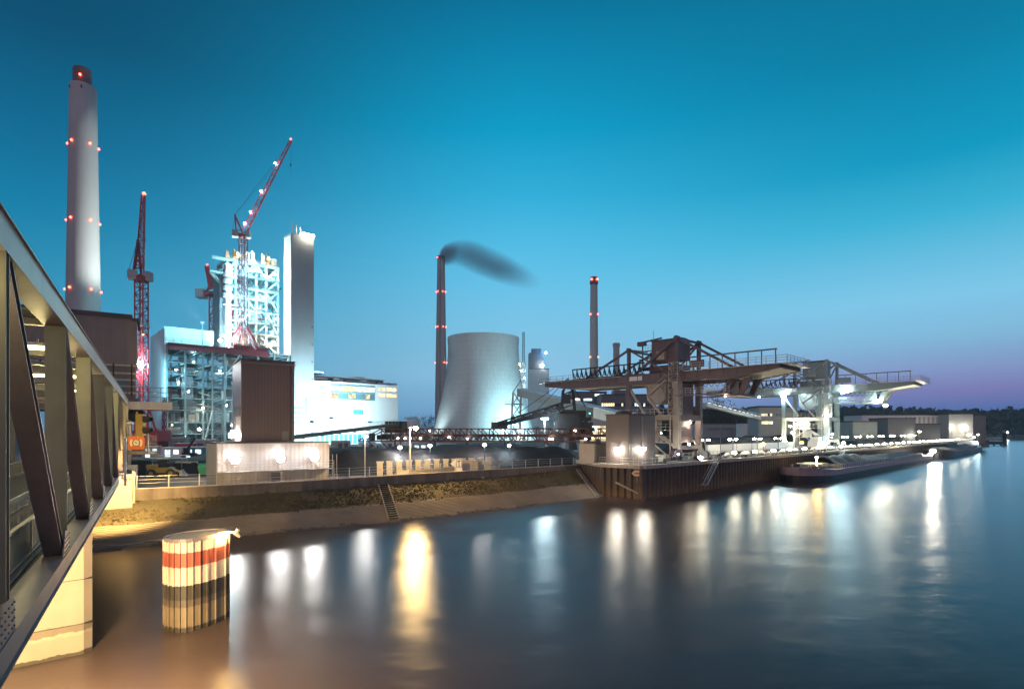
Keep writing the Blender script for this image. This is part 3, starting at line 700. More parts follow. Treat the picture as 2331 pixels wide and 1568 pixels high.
# ---- smoke plume
def smoke():
    Y = Y2; p0 = P(1004,580,Y); d = Vector((202,0,-62)); ang = math.atan2(-62, 202); ln = 88.
    m = bpy.data.materials.new('chimney_smoke'); m.use_nodes = True; t = m.node_tree; N = t.nodes; L = t.links.new; N.clear()
    o = N.new('ShaderNodeOutputMaterial'); v = N.new('ShaderNodeVolumePrincipled'); L(v.outputs[0], o.inputs['Volume'])
    v.inputs['Color'].default_value = (.78,.72,.78,1); v.inputs['Anisotropy'].default_value = .2
    tcn = N.new('ShaderNodeTexCoord'); s = N.new('ShaderNodeSeparateXYZ'); L(tcn.outputs['Object'], s.inputs[0])
    def mm(op, a, b=None, cl=False):
        n = N.new('ShaderNodeMath'); n.operation = op; n.use_clamp = cl
        for i, q in enumerate((a, b)):
            if q is None: continue
            if isinstance(q, (int,float)): n.inputs[i].default_value = q
            else: L(q, n.inputs[i])
        return n.outputs[0]
    def curve(stops):
        n = N.new('ShaderNodeFloatCurve'); c = n.mapping.curves[0]
        while len(c.points) < len(stops): c.points.new(.5,.5)
        for p_, q in zip(c.points, stops): p_.location = q
        n.mapping.update(); L(mm('DIVIDE', s.outputs[0], 100., True), n.inputs['Value']); return n.outputs[0]
    rad = mm('MULTIPLY', curve([(0,.42),(.06,.8),(.15,.86),(.3,1.),(.5,1.),(.75,.85),(1,.5)]), 15.5)
    cz = mm('MULTIPLY', curve([(0,0),(.05,.12),(.12,.42),(.22,.62),(.4,.5),(.65,.3),(1,.02)]), 12.)
    wv = N.new('ShaderNodeTexNoise'); wv.inputs['Scale'].default_value = .07; wv.inputs['Detail'].default_value = 3
    mp = N.new('ShaderNodeMapping'); mp.inputs['Scale'].default_value = (.35,1,1); L(tcn.outputs['Object'], mp.inputs[0]); L(mp.outputs[0], wv.inputs[0])
    dz = mm('SUBTRACT', s.outputs[2], cz); q = mm('ADD', mm('MULTIPLY', dz, dz), mm('MULTIPLY', s.outputs[1], s.outputs[1]))
    q = mm('DIVIDE', q, mm('MULTIPLY', rad, rad)); q = mm('SUBTRACT', 1., q, True); q = mm('MULTIPLY', q, mm('ADD', mm('MULTIPLY', wv.outputs[0], .9), .55))
    fade = mm('SUBTRACT', 1., mm('DIVIDE', mm('SUBTRACT', s.outputs[0], 60.), 44.), True); fade = mm('MINIMUM', fade, 1.)
    start = mm('ADD', 1., mm('MULTIPLY', mm('SUBTRACT', 1., mm('DIVIDE', s.outputs[0], 16.), True), 2.2))
    L(mm('MULTIPLY', mm('MULTIPLY', mm('MULTIPLY', q, fade), start), .07), v.inputs['Density'])
    b = MB(); st = [(-1,5,0),(3,11,1.5),(10,14.5,4.5),(22,16.5,6.5),(40,17.5,5.5),(60,16.5,3.5),(105,13,0)]; vs = []; n = 14
    for x, r, z in st:
        for i in range(n): a = 6.283*i/n; vs.append((x, r*math.cos(a), z+r*math.sin(a)))
    fs = [(k*n+i,(k+1)*n+i,(k+1)*n+(i+1)%n,k*n+(i+1)%n) for k in range(len(st)-1) for i in range(n)]+[tuple(range(n)), tuple(range((len(st)-1)*n+n-1,(len(st)-1)*n-1,-1))]
    b.add(vs, fs); o_ = b.build('smoke', m); o_.location = p0+Vector((0,0,.5)); o_.rotation_euler = (0, -ang, 0)
    tag(o_, 'dark smoke plume drifting right from the slim chimney', 'smoke', kind='stuff')
smoke()
# ================================================================== COOLING TOWER
Yc = 430
cc = P(1100.5, 983, Yc); cc.z = 3.2; tcw = thing('cooling_tower', 'big pale concrete cooling tower lit from its foot', 'cooling tower', cc)
prof = [(r_, z_*.945) for r_, z_ in [(37.8,9),(36.8,14.4),(34.6,24),(33,31),(31.1,39),(29.6,47),(28.1,56),(27.2,65),(26.75,73),(26.6,80),(26.75,84),(26.75,85.2),(25.9,85.2),(25.9,80)]]
b = MB(); b.lathe((0,0,-3.2), prof, 96, False); b.build('shell', m_cool, tcw, smooth=True)
b = MB(); b.lathe((0,0,-3.2), [(26.9,76.2),(27.0,80.0)], 96, False); b.lathe((0,0,-3.2), [(26.95,80.0),(27.0,80.7),(26.4,80.7)], 96, False); b.build('lip', m_cool, tcw)
b = MB()
for i in range(40):
    a0, a1 = R(9*i), R(9*i+4.5); b.bar((39.5*math.cos(a0),39.5*math.sin(a0),0),(37.7*math.cos(a1),37.7*math.sin(a1),6),.8); b.bar((39.5*math.cos(a1+.08),39.5*math.sin(a1+.08),0),(37.7*math.cos(a1),37.7*math.sin(a1),6),.8)
b.build('leg_ring', m_cool, tcw)
b = MB(); b.lathe((0,0,0), [(41,0),(41,1.4),(40.4,1.4)], 64, False); b.build('basin', m_conc, tcw)
# round vents / ducts seen as pale discs at the foot
# ================================================================== BOILER HOUSE UNDER CONSTRUCTION (site grid)
A42 = R(42); SO = Vector((-157.8, 260, 3.2))
def site(s, bq, z=3.2): return Vector((SO.x+.743*s-.669*bq, SO.y+.669*s+.743*bq, z))
# local frame: x along the front, y backwards, z from the ground
th = thing('boiler_house', 'brightly lit open steel boiler house under construction', 'building', SO, A42)
def cols(xs, ys, z0, z1, w, mat, name='column'):
    for x in xs:
        for y in ys: MB().bx(x-w/2,x+w/2,y-w/2,y+w/2,z0,z1).build(name, mat, th)
rng = random.Random(11)
# lower hall, 56 m long, 46 m high
XS = [0,7.5,15,19,24.5,32,40,48,55.4]
cols(XS, (0, 30), 0, 46.4, .8, m_teald)
for z in (6,11.5,17,22.5,28,33.5,39,45.5):
    b = MB(); b.bx(0,55.8,-.3,.3,z-.25,z+.2); b.bx(0,55.8,29.6,30.4,z-.4,z+.4)
    for x in XS: b.bx(x-.25,x+.25,.4,29.6,z-.3,z+.2)
    b.build('floor_beam', m_teald, th)
    b = MB(); x = .6
    while x < 55:
        w_ = rng.uniform(4,11); 
        if rng.random() < .7: b.bx(x, min(x+w_,55.4), rng.uniform(3,9), rng.uniform(18,29), z+.26, z+.42)
        x += w_+rng.uniform(0,2.5)
    b.build('floor_grating', m_dark, th)
    b = MB(); b.rail([(0,.6,z+.25),(55.5,.6,z+.25)],1.1,2.4,.09,2); b.build('walkway_railing', m_galv, th)
for (x0,z0,x1,z1) in ((32,0,40,17),(40,17,32,33),(40,0,48,11.5),(48,11.5,40,28),(24.5,33,32,46),(48,28,55,45),(15,0,19,17)):
    MB().bar((x0,-.2,z0),(x1,-.2,z1),.6).build('brace', m_teal, th)
eq = [m_greyc, m_steel, m_teal, m_greyd, m_beige, m_white, m_brown]
for k in range(46):      # plant equipment on the floors
    z = rng.choice((0,6,11.5,17,22.5,28,33.5,39)); x = rng.uniform(1.5,53); y = rng.uniform(4,24)
    b = MB(); q = rng.random()
    if q < .4: b.bx(x-rng.uniform(.8,3),x+rng.uniform(.8,3),y-1.5,y+1.5,z+.43,z+rng.uniform(1.5,4.6))
    elif q < .75: b.tube((x-rng.uniform(2,6),y,z+rng.uniform(1.5,4.5)),(x+rng.uniform(2,6),y+rng.uniform(-3,3),z+rng.uniform(1.5,4.5)),rng.uniform(.25,.9),n=10)
    else: b.tube((x,y,z+.43),(x,y,z+4.9),rng.uniform(.3,1.4),n=12)
    b.build('plant_unit', rng.choice(eq), th)
b = MB(); b.bx(30,38,8,16,2,44); b.build('coal_bunker', m_greyd, th)
b = MB(); b.bx(8,13,10,17,20,38); b.bx(8.5,12,10,17,14,20); b.build('hopper', m_greyd, th)
b = MB()     # stair tower
for k in range(14): 
    z = k*3.2; b.bar((20,1.2,z),(23,1.2,z+1.6),.5,.15); b.bar((23,2.4,z+1.6),(20,2.4,z+3.2),.5,.15); b.bx(22.8,23.8,.8,2.8,z+1.5,z+1.6)
for x in (19.6,24): 
    for y in (.8,2.8): b.bar((x,y,0),(x,y,45),.14)
b.build('stair', m_galv, th)
b = MB(); b.bar((15,2,16.6),(38,2,16.6),.5,.5); b.bar((32,2,28.3),(48,2,28.3),.5,.5); b.build('crane_rail', m_yel, th)
b = MB(); b.bx(-1.0,-.5,-.4,32,0,54); b.build('end_wall', m_white, th)
b = MB(); b.bx(1,54,30.6,31.2,0,30); b.build('rear_wall', m_greyd, th)
b = MB(); b.bx(.0,20.3,4,22,48.2,55.2); b.bx(-.4,20.6,3.8,4.0,49.2,55.7); b.build('roof_box', m_white, th)
b = MB(); b.bx(-.5,56,-.4,30,46.5,47.1); b.build('roof_deck', m_greyc, th)
b = MB(); b.rail([(-.4,-.3,48.2),(28,-.3,48.2)],1.6,3,.14,2); b.build('roof_railing', m_pale, th)
# the tall boiler frame
BX = [28.2,32,36.5,42,47,53]; BY = [9,17,26]
cols(BX, BY, 47, 94, 1.0, m_teal, 'tower_column')
MB().bx(27.2,29.6,7.8,10.2,46,91).build('corner_column', m_white, th)
for i, z in enumerate((52,57.5,63,69,75,80.5,86.5,93.5)):
    b = MB(); h = .8 if i in (5,7) else .45
    for y in BY: b.bx(27.8,53.5,y-.45,y+.45,z-h,z+h)
    for x in BX: b.bx(x-.4,x+.4,9,26,z-h*.8,z+h*.8)
    b.build('tower_beam', m_teal, th)
    b = MB(); b.rail([(28,8.3,z+.4),(53.4,8.3,z+.4)],1.2,2.2,.1,2); b.bx(28,53.4,7.2,9,z-.1,z+.05); b.build('tower_walkway', m_galv, th)
for (x0,z0,x1,z1) in ((28.2,86.5,32,93.5),(36.5,86.5,32,93.5),(35.5,86.5,41.5,93.5),(47,86.5,41.5,93.5),(47,86.5,53,93.5),(28.2,72,36.5,81),(53,70,46,80.5),(53,57,47,69),(42,57.5,47,63),(42,69,36.5,75),(47,75,53,80.5),(53,86.5,47,80.5),(28.2,63,32,57.5),(32,52,28.2,47),(47,47,42,52),(28.2,80.5,32,86.5),(28.2,50,34,57.5),(53,47,44,56)):
    MB().bar((x0,8.4,z0),(x1,8.4,z1),.8).build('tower_brace', m_teal, th)
b = MB(); b.bx(32,46,12,24,60,79); b.build('boiler_casing', m_white, th)
b = MB(); b.bx(33.5,45,12.5,23,52,60); b.build('boiler_funnel', m_greyc, th)
b = MB()
for k in range(13): b.bar((32.3+1.1*k,11.6,59),(32.3+1.1*k,11.6,80),.22)
for z in (62,66,70,74,78): b.bx(31.8,46.2,11.4,11.9,z-.3,z+.1)
b.build('boiler_stiffener', m_teal, th)
for k in range(40):
    z = rng.choice((47,52,57.5,63,69,75,80.5,86.5)); x = rng.uniform(29,53); y = rng.choice((6.8,7.5,10.5,11,13)); b = MB(); q = rng.random()
    if q < .4: b.tube((x,y,z),(x,y,z+rng.uniform(3,9)),rng.uniform(.15,.5),n=8)
    elif q < .8: b.tube((x-rng.uniform(1,4),y,z+rng.uniform(1,4)),(x+rng.uniform(1,4),y,z+rng.uniform(1,4)),rng.uniform(.15,.5),n=8)
    else: b.bx(x-.8,x+.8,y-.7,y+.7,z+.1,z+2)
    b.build('tower_pipe', rng.choice((m_white, m_red, m_steel, m_teal, m_beige, m_rust)), th)
for z in (74,77.5,81,84): MB().lathe((28.2,8.6,z), [(1.6,0),(2.2,.4),(2.2,2),(1.6,2.4)], 14).build('steam_drum', m_white, th)
b = MB(); b.bx(21,28,8.5,9.6,92.5,93.9); b.build('roof_cantilever', m_pale, th)
b = MB(); b.bx(20.5,28,10,12,86,87); b.lattice((27,11,80),(21,11,86.2),1,1,4,.3); b.build('side_platform', m_pale, th)
b = MB(); b.bx(25,27.8,10.5,22,48,88); b.build('lift_shaft', m_greyd, th)
for x, hgt in ((28.5,5),(32,6),(38.5,6.5),(41,7),(46,6.5),(48.5,7),(51.5,4)):
    b = MB(); b.tube((x,12,94),(x,12,94+hgt),.5,n=10); b.tube((x+.9,12,94),(x+.9,12,94+hgt-.7),.4,n=8); b.bx(x-.6,x+1.4,11,13,94,96.2)
    b.build('safety_valve_pipe', rng.choice((m_beige, m_white, m_yel)), th)
b = MB(); b.bx(28,53.4,9,26,93.9,94.4); b.bx(33,36,10,13,94.4,98); b.bx(50.5,53,10,13,94.4,98.5); b.build('tower_roof', m_pale, th)
# working lamps: each a lamp head with its light
def work(pos, mat, pw, col, r=.55):
    b = MB(); b.lathe(Vector(pos)-Vector((0,0,r)), [(.1,0),(r,r*.6),(r,r*1.4),(.1,r*2)], 8); o = b.build('work_lamp', mat, th)
    light(o, Vector(pos)+Vector((0,-r-.3,0)), pw*.42, col, r)
work((31.5,5.5,53.8), e_warm, 16000, WARM, .8); work((49.5,5.5,53.5), e_warm, 16000, WARM, .8)
work((23.3,3,51.5), e_cool, 15000, TEAL, .8); work((25.0,3,54), e_cool, 15000, TEAL, .6)
for x, y, z, pw in ((37,4.5,66,42000),(29,4,74,32000),(44,4.5,76,40000),(51,4.5,66,22000),(29,5,88,32000),(40,4.5,89.5,38000),(50,5,89,28000),(27,3,62,30000)):
    work((x,y,z), e_cool, pw, TEAL, .45)
for x, z, pw in ((40,97,9000),(48,97.5,9000),(33,97,7000)): work((x,8,z), e_warm, pw, WARM, .4)
for x, y, z, pw in ((5,6,36,5500),(6,6,30,4500),(10,5,26,2000),(12,20,14,3000),(3,18,9,2500),(20,20,21,3000),(27,6,20,2500),(29,5,10,2000),(37,22,25,3000),(44,6,21,3000),(50,8,15,3000),(46,20,36,3500),(52,6,30,2500),(16,22,42,3000),(24,6,37,2500),(43,6,8,4000),(10,-4,3,2500)):
    work((x,y,z), e_cool, pw*.95, TEAL, .3)
work((14.3,-3,18), e_warm, 1500, WARM, .4); work((10.5,-12,8), e_warm, 3500, WARM, .6); work((1,-6,10), e_or, 500, SOD, .35)
light(th, (10,-9,57), 16000, TEAL, .6, 150, (8,8,52)); light(th, (-8,-9,30), 30000, TEAL, .6, 100, (-.8,6,30))
# ================================================================== STAIR TOWER (smooth pale slab)
tst = thing('stair_tower', 'tall smooth pale slab tower with lamps on its top', 'tower', site(56.3,-1), R(46))
b = MB(); b.bx(0,12.6,0,8.5,0,110); b.build('wall', m_slab, tst)
b = MB(); b.bx(-.06,.0,.3,8.2,2,109.7); b.build('side_wall', m_white, tst)
b = MB(); b.bx(-.15,.12,-.12,.1,44,110.2); b.build('edge_strip', m_steel, tst)
for k in range(6):
    b = MB(); b.tube((11.6,-.02,63-9.3*k),(11.6,.1,63-9.3*k),.42,n=12); b.build('porthole', m_dark, tst)
b = MB()
for i in range(4): b.bx(1.2,7,-.03,.02,11+2.6*i,12.6+2.6*i)
b.build('low_window', m_pglass, tst); b = MB(); b.bx(7.6,8.8,-.03,.02,10,25); b.build('low_window', m_pglass, tst)
b = MB(); b.bx(-.2,12.8,-.2,8.7,110,110.5); b.build('roof_edge', m_greyc, tst)
for x in (1.2,3.4,5.4): MB().bar((x,1,110.5),(x,1,117-x*.3),.3).build('roof_pole', m_beige, tst)
for x in (6.5,9,11.5):
    b = MB(); b.lathe((x,-.8,110.8), [(.2,0),(.75,.4),(.75,1.1),(.2,1.5)], 10); o = b.build('roof_lamp', e_warm, tst); light(o, (x,-1.5,112.2), 350, WARM, .5)
# ================================================================== TURBINE HALL
tth = thing('turbine_hall', 'long white hall with glazed upper storeys, glaring white', 'building', site(68.9,0), A42)
b = MB(); b.bx(0,51.7,0,28,0,34.1); b.build('wall', m_white, tth)
b = MB(); b.bx(-.1,51.8,-.12,28,34.1,34.5); b.build('parapet', m_white, tth)
b = MB(); b.bx(0,45,6,24,34.5,37.2); b.build('roof_plant', m_greyd, tth)
b = MB(); b.bx(-2,45,4.5,25,37.2,37.9); b.bx(28,34,8,14,37.9,39); b.bx(0,9,2,20,35.7,36.2); b.bx(-1,8,6,20,39,40.2); b.build('roof_canopy', m_white, tth)
b = MB()
for k in range(14): x = rng.uniform(6,50); b.bx(x,x+rng.uniform(.6,3),2,4,34.5,34.5+rng.uniform(.6,2.2))
b.tube((40,3,35.5),(50,3,35.3),.5,n=8); b.tube((20,3,35.8),(38,3,35.8),.4,n=8); b.build('roof_pipe', m_teal, tth)
b = MB(); b.bx(9.2,36.3,-.05,.02,24.9,33.4); b.build('curtain_wall', m_greyd, tth)
for j, (z0, z1) in enumerate(((25.6,28.3),(29.6,32.4))):
    run = 0
    for k in range(18):
        x = 9.5+1.48*k; run -= 1
        if run < 0: run = rng.choice((1,2,3,4)); mtr = rng.choice((m_win_c, m_pglass, m_win_c, m_win_w) if j else (m_win_w, m_win_y, m_win_c, m_pglass, m_win_w))
        MB().bx(x,x+1.42,-.09,-.052,z0,z1).build('window', mtr, tth)
b = MB(); b.bx(9.2,36.3,-.25,-.1,28.3,29.5); b.bx(9.2,36.3,-.25,-.1,32.5,33.4); b.bx(9.2,36.3,-.25,-.1,24.8,25.5); b.build('spandrel', m_spand, tth)
for z in (27.4,30.9):
    for x in (38.6,40.9,44.0,46.3,48.4): MB().bx(x,x+2,-.05,.02,z,z+1.9).build('window', m_win_w if z < 29 or x > 40 else m_win_y, tth)
for z in (21.6,27.6,30.6): 
    for k in range(4): MB().bx(2.4+1.15*k,3.4+1.15*k,-.05,.02,z,z+1.0).build('window', m_pglass, tth)
MB().bx(22.8,29,-.06,.02,16.8,19.4).build('louvre', m_bluep, tth)
for k in range(13): MB().bx(.8+2.75*k,2.9+2.75*k,-.05,.02,.2,5.6).build('gate', m_bluep, tth)
# floodlights at the foot of the tower and hall (hidden behind the conveyor in the photo's glare)
for (s_, b_, z_), to, pw in (((67,-26,14), (66,0,16), 230000), ((84,-34,12), (92,0,18), 45000), ((58,-24,12),(64,0,14),40000)):
    p = site(s_, b_, 3.2); tl = thing('flood_mast', 'floodlight mast in front of the glaring white hall', 'lamp', p, A42, 'floodlight masts before the white hall')
    b = MB(); b.tube((0,0,0),(0,0,z_-.6),.22,.14,8); b.build('mast', m_steel, tl); b = MB(); b.bx(-1.2,1.2,-.25,.2,z_-.6,z_+.4); b.build('lamp_head', m_steel, tl)
    b = MB(); b.bx(-1.1,1.1,.21,.26,z_-.5,z_+.3); b.build('lens', e_cool, tl)
    light(tl, p+Vector((-.4,.6,z_)), pw, (.62,.94,1.), .8, 150, site(to[0],to[1],3.2+to[2]), world=True)
p = P(1222, 983, 378); p.z = 3.2
tl = thing('flood_mast', 'floodlight mast at the foot of the cooling tower', 'lamp', p)
b = MB(); b.tube((0,0,0),(0,0,9.4),.25,.15,8); b.build('mast', m_steel, tl); b = MB(); b.bx(-1.4,1.4,-.3,.3,9.4,10.4); b.build('lamp_head', m_steel, tl)
light(tl, (-1,2.0,10.2), 230000, (.45,.88,1.), .8, 150, (-38,40,32)); 
tl2 = thing('flood_mast', 'floodlight mast beside the root of the slim chimney', 'lamp', P(962,983,398)+Vector((0,0,-6.8)))
b = MB(); b.tube((0,0,0),(0,0,9.4),.25,.15,8); b.build('mast', m_steel, tl2); b = MB(); b.bx(-1.4,1.4,-.3,.3,9.4,10.4); b.build('lamp_head', m_steel, tl2)
light(tl2, (1,2.0,10.2), 16000, (.7,.95,1.), .8, 140, (30,80,60))
# light thrown on the tall chimney from lamps on the boiler house roof
b = MB(); b.bar((14,-3,47),(14,-3,57.5),.3); b.bx(13.2,14.8,-3.5,-2.5,57.5,58.5); b.build('work_lamp', m_steel, th)
light(th, (13,-4,59), 300000, (.95,.98,.92), .8, 62, (-27,32,112))
# ================================================================== TOWER CRANES
def tower_crane(label, base, z_slew, w, jib_tip, apex, tail, name='tower_crane', nseg=14, lamp_tip=True, mat=None, mast_mat=None):
    mat = mat or m_red; t = thing(name, label, 'crane', base); L0_ = lambda p: Vector(p)-Vector(base)
    top = Vector((0,0,z_slew-base[2]))
    MB().lattice((0,0,0), top, w, w, nseg, w*.13, w*.07).build('mast', mast_mat or mat, t)
    b = MB(); b.lathe(top+Vector((0,0,-.2)), [(w*.75,0),(w*.85,.5),(w*.85,1.2),(w*.6,1.6)], 16); b.build('slewing_ring', m_reddk, t)
    jt, ap, tl_ = L0_(jib_tip), L0_(apex), L0_(tail); pv = top+Vector((0,0,2.2))+(jt-top).normalized()*w*.4
    MB().lattice(pv, jt, w*.85, w*.4, 18, w*.12, w*.06, sides=3).build('jib', mat, t)
    b = MB(); b.bar(top+Vector((0,0,1.4)), ap, w*.22); mid_ = top.lerp(tl_, .6); b.bar(Vector((mid_.x,mid_.y,top.z+1.4)), ap, w*.2)
    for f in (.3,.6): b.bar(top.lerp(ap, f), mid_.lerp(ap, f), w*.12)
    b.build('a_frame', m_reddk, t)
    b = MB(); q = Vector((tl_.x,tl_.y,top.z+1.2)); b.bar(top+Vector((0,0,1.2)), q, w*1.1, w*.35); b.build('counter_jib', mat, t)
    b = MB(); d = (q-top); d.z = 0; d.normalize(); b.bar(q-d*w*1.0+Vector((0,0,.2)), q+Vector((0,0,.2)), w*1.2, w*1.1); b.build('counterweight', m_greyc, t)
    b = MB(); c = top+Vector((-d.x*w*.9, -d.y*w*.9-w*.5, 1.3)); b.box(c, (w*.9,w*.9,w*1.1)); b.build('cab', m_greyc, t)
    b = MB(); b.bar(ap, pv.lerp(jt,.97), .09); b.bar(ap+Vector((.2,0,-.1)), pv.lerp(jt,.8), .07); b.bar(ap, q, .09); b.build('stay_rope', m_dark, t)
    b = MB(); b.bar(jt, jt-Vector((0,0,12)), .08); b.bar(jt-Vector((0,0,12)), jt-Vector((0,0,13.2)), .5); b.bar(jt-Vector((0,0,13.2)), jt-Vector((0,0,18)), .06); b.build('hook_rope', m_dark, t)
    if lamp_tip: red = MB().lathe(jt+Vector((0,0,.1)), [(.2,0),(.42,.3),(.42,.7),(.1,1)], 8).build('tip_lamp', e_red, t)
    return t
pm = site(33.8, 2.5, 50.2)
D = pm.y
tc_ = tower_crane('big red luffing crane rising from the open boiler house, jib steep', tuple(pm), zf_(541,D), 2.9, P(662,320,D+8), P(535,488,D), P(528,535,D-2), nseg=20, mast_mat=m_reddk)
b = MB()
for sx in (-1,1):
    for sy in (-1,1): b.bar((sx*7.5,sy*3,.3),(sx*1.2,sy*1,13),.75)
b.bar((-7.5,-3,.5),(7.5,-3,.5),.9); b.bar((-7.5,3,.5),(7.5,3,.5),.9); b.build('portal_leg', m_red, tc_)
for i in range(2):
    b = MB(); p = pm.lerp(P(662,320,D+8), 0)  # lamps along the jib
for f in (.42,.72,.08,.2):
    pv = Vector((0,0,zf_(541,D)-pm.z+2)); q = pv.lerp(P(662,320,D+8)-pm, f)+Vector((-.8,-1.2,.6)); MB().lathe(q, [(.1,0),(.36,.2),(.36,.5),(.1,.7)],8).build('jib_lamp', e_cool, tc_)
bm = MB(); bm.bx(.3,45,-1.6,-.9,44.6,47.6); bm.bx(.3,45,-2.4,-1.6,47.2,47.6)
tg2 = thing('runway_girder', 'long dark red girder along the roof edge of the open boiler house', 'girder', SO, A42)
bm.build('girder', m_reddk, tg2); b = MB(); b.bx(28,44,-2,4,47.7,49.4); b.build('bogie', m_reddk, tg2)
Yb = 305
pb2 = P(490,983,Yb); pb2.z = 48
tower_crane('small red luffing crane behind the white roof box, jib nearly upright', tuple(pb2), zf_(675,Yb), 4.4*.95, P(472,606,Yb), P(486,640,Yb), P(450,672,Yb), nseg=6, lamp_tip=True)
Yl = 160
pl_ = P(322,983,Yl); pl_.z = 3.2
tl_c = tower_crane('red lattice tower crane left of the boiler house, jib upright', tuple(pl_), zf_(640,Yl), 2.3, P(328,446,Yl+3), P(314,545,Yl), P(290,636,Yl-2), nseg=26)
b = MB()
for sx in (-1,1):
    for sy in (-1,1): b.bar((sx*4.3,sy*3.2,0),(sx*1.2,sy*1.1,14),.55); 
b.bx(-4.6,6.4,-3.4,3.4,4.2,7.2); b.build('portal_leg', m_red, tl_c)
b = MB(); b.bx(-1.5,1.5,-1.5,1.5,36.2,36.6); b.rail([(-1.5,-1.5,36.6),(1.5,-1.5,36.6),(1.5,1.5,36.6)],1.1,.7,.06,2); b.build('mast_platform', m_galv, tl_c)
b = MB(); b.lathe((.25,-1.9,25.0), [(.15,0),(.8,.4),(.8,1.1),(.15,1.5)], 12); o = b.build('mast_lamp', e_flood, tl_c); light(o, (.6,-2.9,25.5), 4500, (.8,.95,1.), .5)
b = MB(); b.lathe((1.3,-1.3,43-9.3), [(.05,0),(.25,.2),(.05,.4)], 8); b.build('mast_lamp', e_or, tl_c)
pr = P(380,983,170); pr.z = 3.2
t = thing('red_post', 'thin dark red post right of the red lattice tower crane', 'post', P(374,983,165)-Vector((0,0,6.8))); MB().lattice((0,0,0),(0,0,16.6),.75,.75,9,.14).build('mast', m_reddk, t)
# ================================================================== OLD PLANT BEHIND
def block(name, label, x0, x1, ytop, Y, mat, depth=20, rot=0, cat='building', base=3.2, skew=0):
    a, c = P(x0,983,Y), P(x1,983,Y+skew); d = c-a; ang = math.atan2(d.y, d.x); t = thing(name, label, cat, (a.x,a.y,base), ang)
    h = zf_(ytop, Y)-base; wd = math.hypot(d.x,d.y); b = MB(); b.bx(0,wd,0,depth,0,h); b.build('wall', mat, t)
    b = MB(); b.bx(-.2,wd+.2,-.2,depth+.2,h,h+.5); b.build('roof', m_roof, t)
    return t, wd, h
t, wd, h = block('old_boiler_house', 'grey block behind the cooling tower with a blue lamp on top', 1204, 1250, 840, 520, m_greyc, 25)
b = MB(); b.bx(0,wd*.72,1,22,h,h+15); b.bx(2.5,11.5,2,18,h+15,h+19); b.build('roof_house', m_greyd, t)
b = MB(); b.lathe((12.6,-1,h+2.6), [(.2,0),(.9,.5),(.9,1.2),(.2,1.7)],10); b.build('wall_lamp', e_cool, t)
b = MB(); b.lathe((15.6,1.5,h+14), [(.3,0),(.9,.5),(.9,1.6),(.3,2.2)],10); o = b.build('roof_lamp', e_blue, t); light(o, (16,-4,h+15), 9000, (.15,.5,1.), .5)
b = MB(); b.bx(wd,wd+20,4,25,0,32); b.bx(wd+2,wd+9,3.8,4,20,29); b.build('annex_wall', m_greyc, t)
sm_ = P(1190,983,470); sm_.z = 3.2; t = thing('hoist_tower', 'slender lit lattice hoist tower beside the cooling tower', 'tower', sm_)
MB().lattice((0,0,0),(0,0,64),4.2,4.2,16,.55,.3).build('frame', m_pale, t); MB().lattice((.6,0,64),(.6,0,89),1.9,1.5,10,.35,.2).build('mast', m_dark, t)
b = MB()
for k in range(15): b.bx(-2.1,2.1,-2.1,2.1,4*k+3.9,4*k+4.1)
b.build('landing', m_galv, t)
for k in range(9): b = MB(); z = 8+6.1*k; b.lathe((1.2 if k % 2 else -1.2,-2.4,z), [(.1,0),(.42,.2),(.42,.6),(.1,.8)],8); o = b.build('hoist_lamp', e_warm, t); light(o,(.8,-3.6,z), 900, WARM, .4)
MB().lathe((-3,-2.4,61.5), [(.2,0),(.8,.4),(.8,1.2),(.2,1.6)],8).build('hoist_lamp', e_warm, t)
rng = random.Random(21)
t, wd, h = block('office_block', 'dark office block with a few lit windows behind the near unloader', 1300, 1381, 893, 300, m_greyd, 14)
for (x,z,wl2,mt) in ((2.2,h-4.3,2.6,m_win_w),(6.6,h-4.4,3.4,m_win_c),(9.5,h-4.4,1.5,m_win_c),(2.2,h-7.4,1.8,m_win_w),(7.8,h-7.2,2,m_win_y),(12.5,h-2,5.0,m_win_c)): MB().bx(x,x+wl2,-.08,.02,z,z+1.2).build('window', mt, t)
for k in range(9): MB().bx(1+1.9*k,2.3+1.9*k,-.06,.02,h-10.2,h-9).build('window', m_glass, t)
t, wd, h = block('long_office', 'long dark building with a row of small bright windows behind the near unloader', 1368, 1480, 899, 285, m_greyd, 14)
b = MB(); b.bx(7,15,2,10,h,h+2.6); b.build('roof_house', m_greyd, t)
for k in range(22):
    mt = m_win_w if k < 6 else rng.choice((m_win_c, m_glass, m_win_y, m_glass)); MB().bx(.4+1.1*k,1.2+1.1*k,-.08,.02,h-5.6,h-4.1).build('window', mt, t)
t, wd, h = block('works_hall', 'lit workshop hall with a big glazed warm wall behind the reclaimer', 1318, 1392, 935, 185, m_greyc, 16)
for i in range(6):
    for j in range(3):
        mt = rng.choice((m_win_y, m_win_y, m_win_w, m_pglass, m_win_c)); MB().bx(.3+1.7*i,1.85+1.7*i,-.08,.02,2.2+2.3*j,4.2+2.3*j).build('window', mt, t)
MB().bx(1.5,6.5,-2,0,0,3.6).build('porch', m_greyd, t)
t, wd, h = block('control_building', 'flat roofed grey building with two rows of lit windows, left of the pale unloader', 1727, 1815, 927, 190, m_greyc, 9)
for k in range(5): 
    MB().bx(.8+.75*k,1.45+.75*k,-.07,.02,h-2.9,h-2.1).build('window', m_win_y if k != 3 else m_glass, t); MB().bx(1.0+.75*k,1.65+.75*k,-.07,.02,h-5.6,h-4.7).build('window', m_win_w if k < 4 else m_win_c, t)
for k in range(3): MB().bx(5.6+.95*k,6.3+.95*k,-.07,.02,h-2.9,h-2.1).build('window', m_pglass, t)
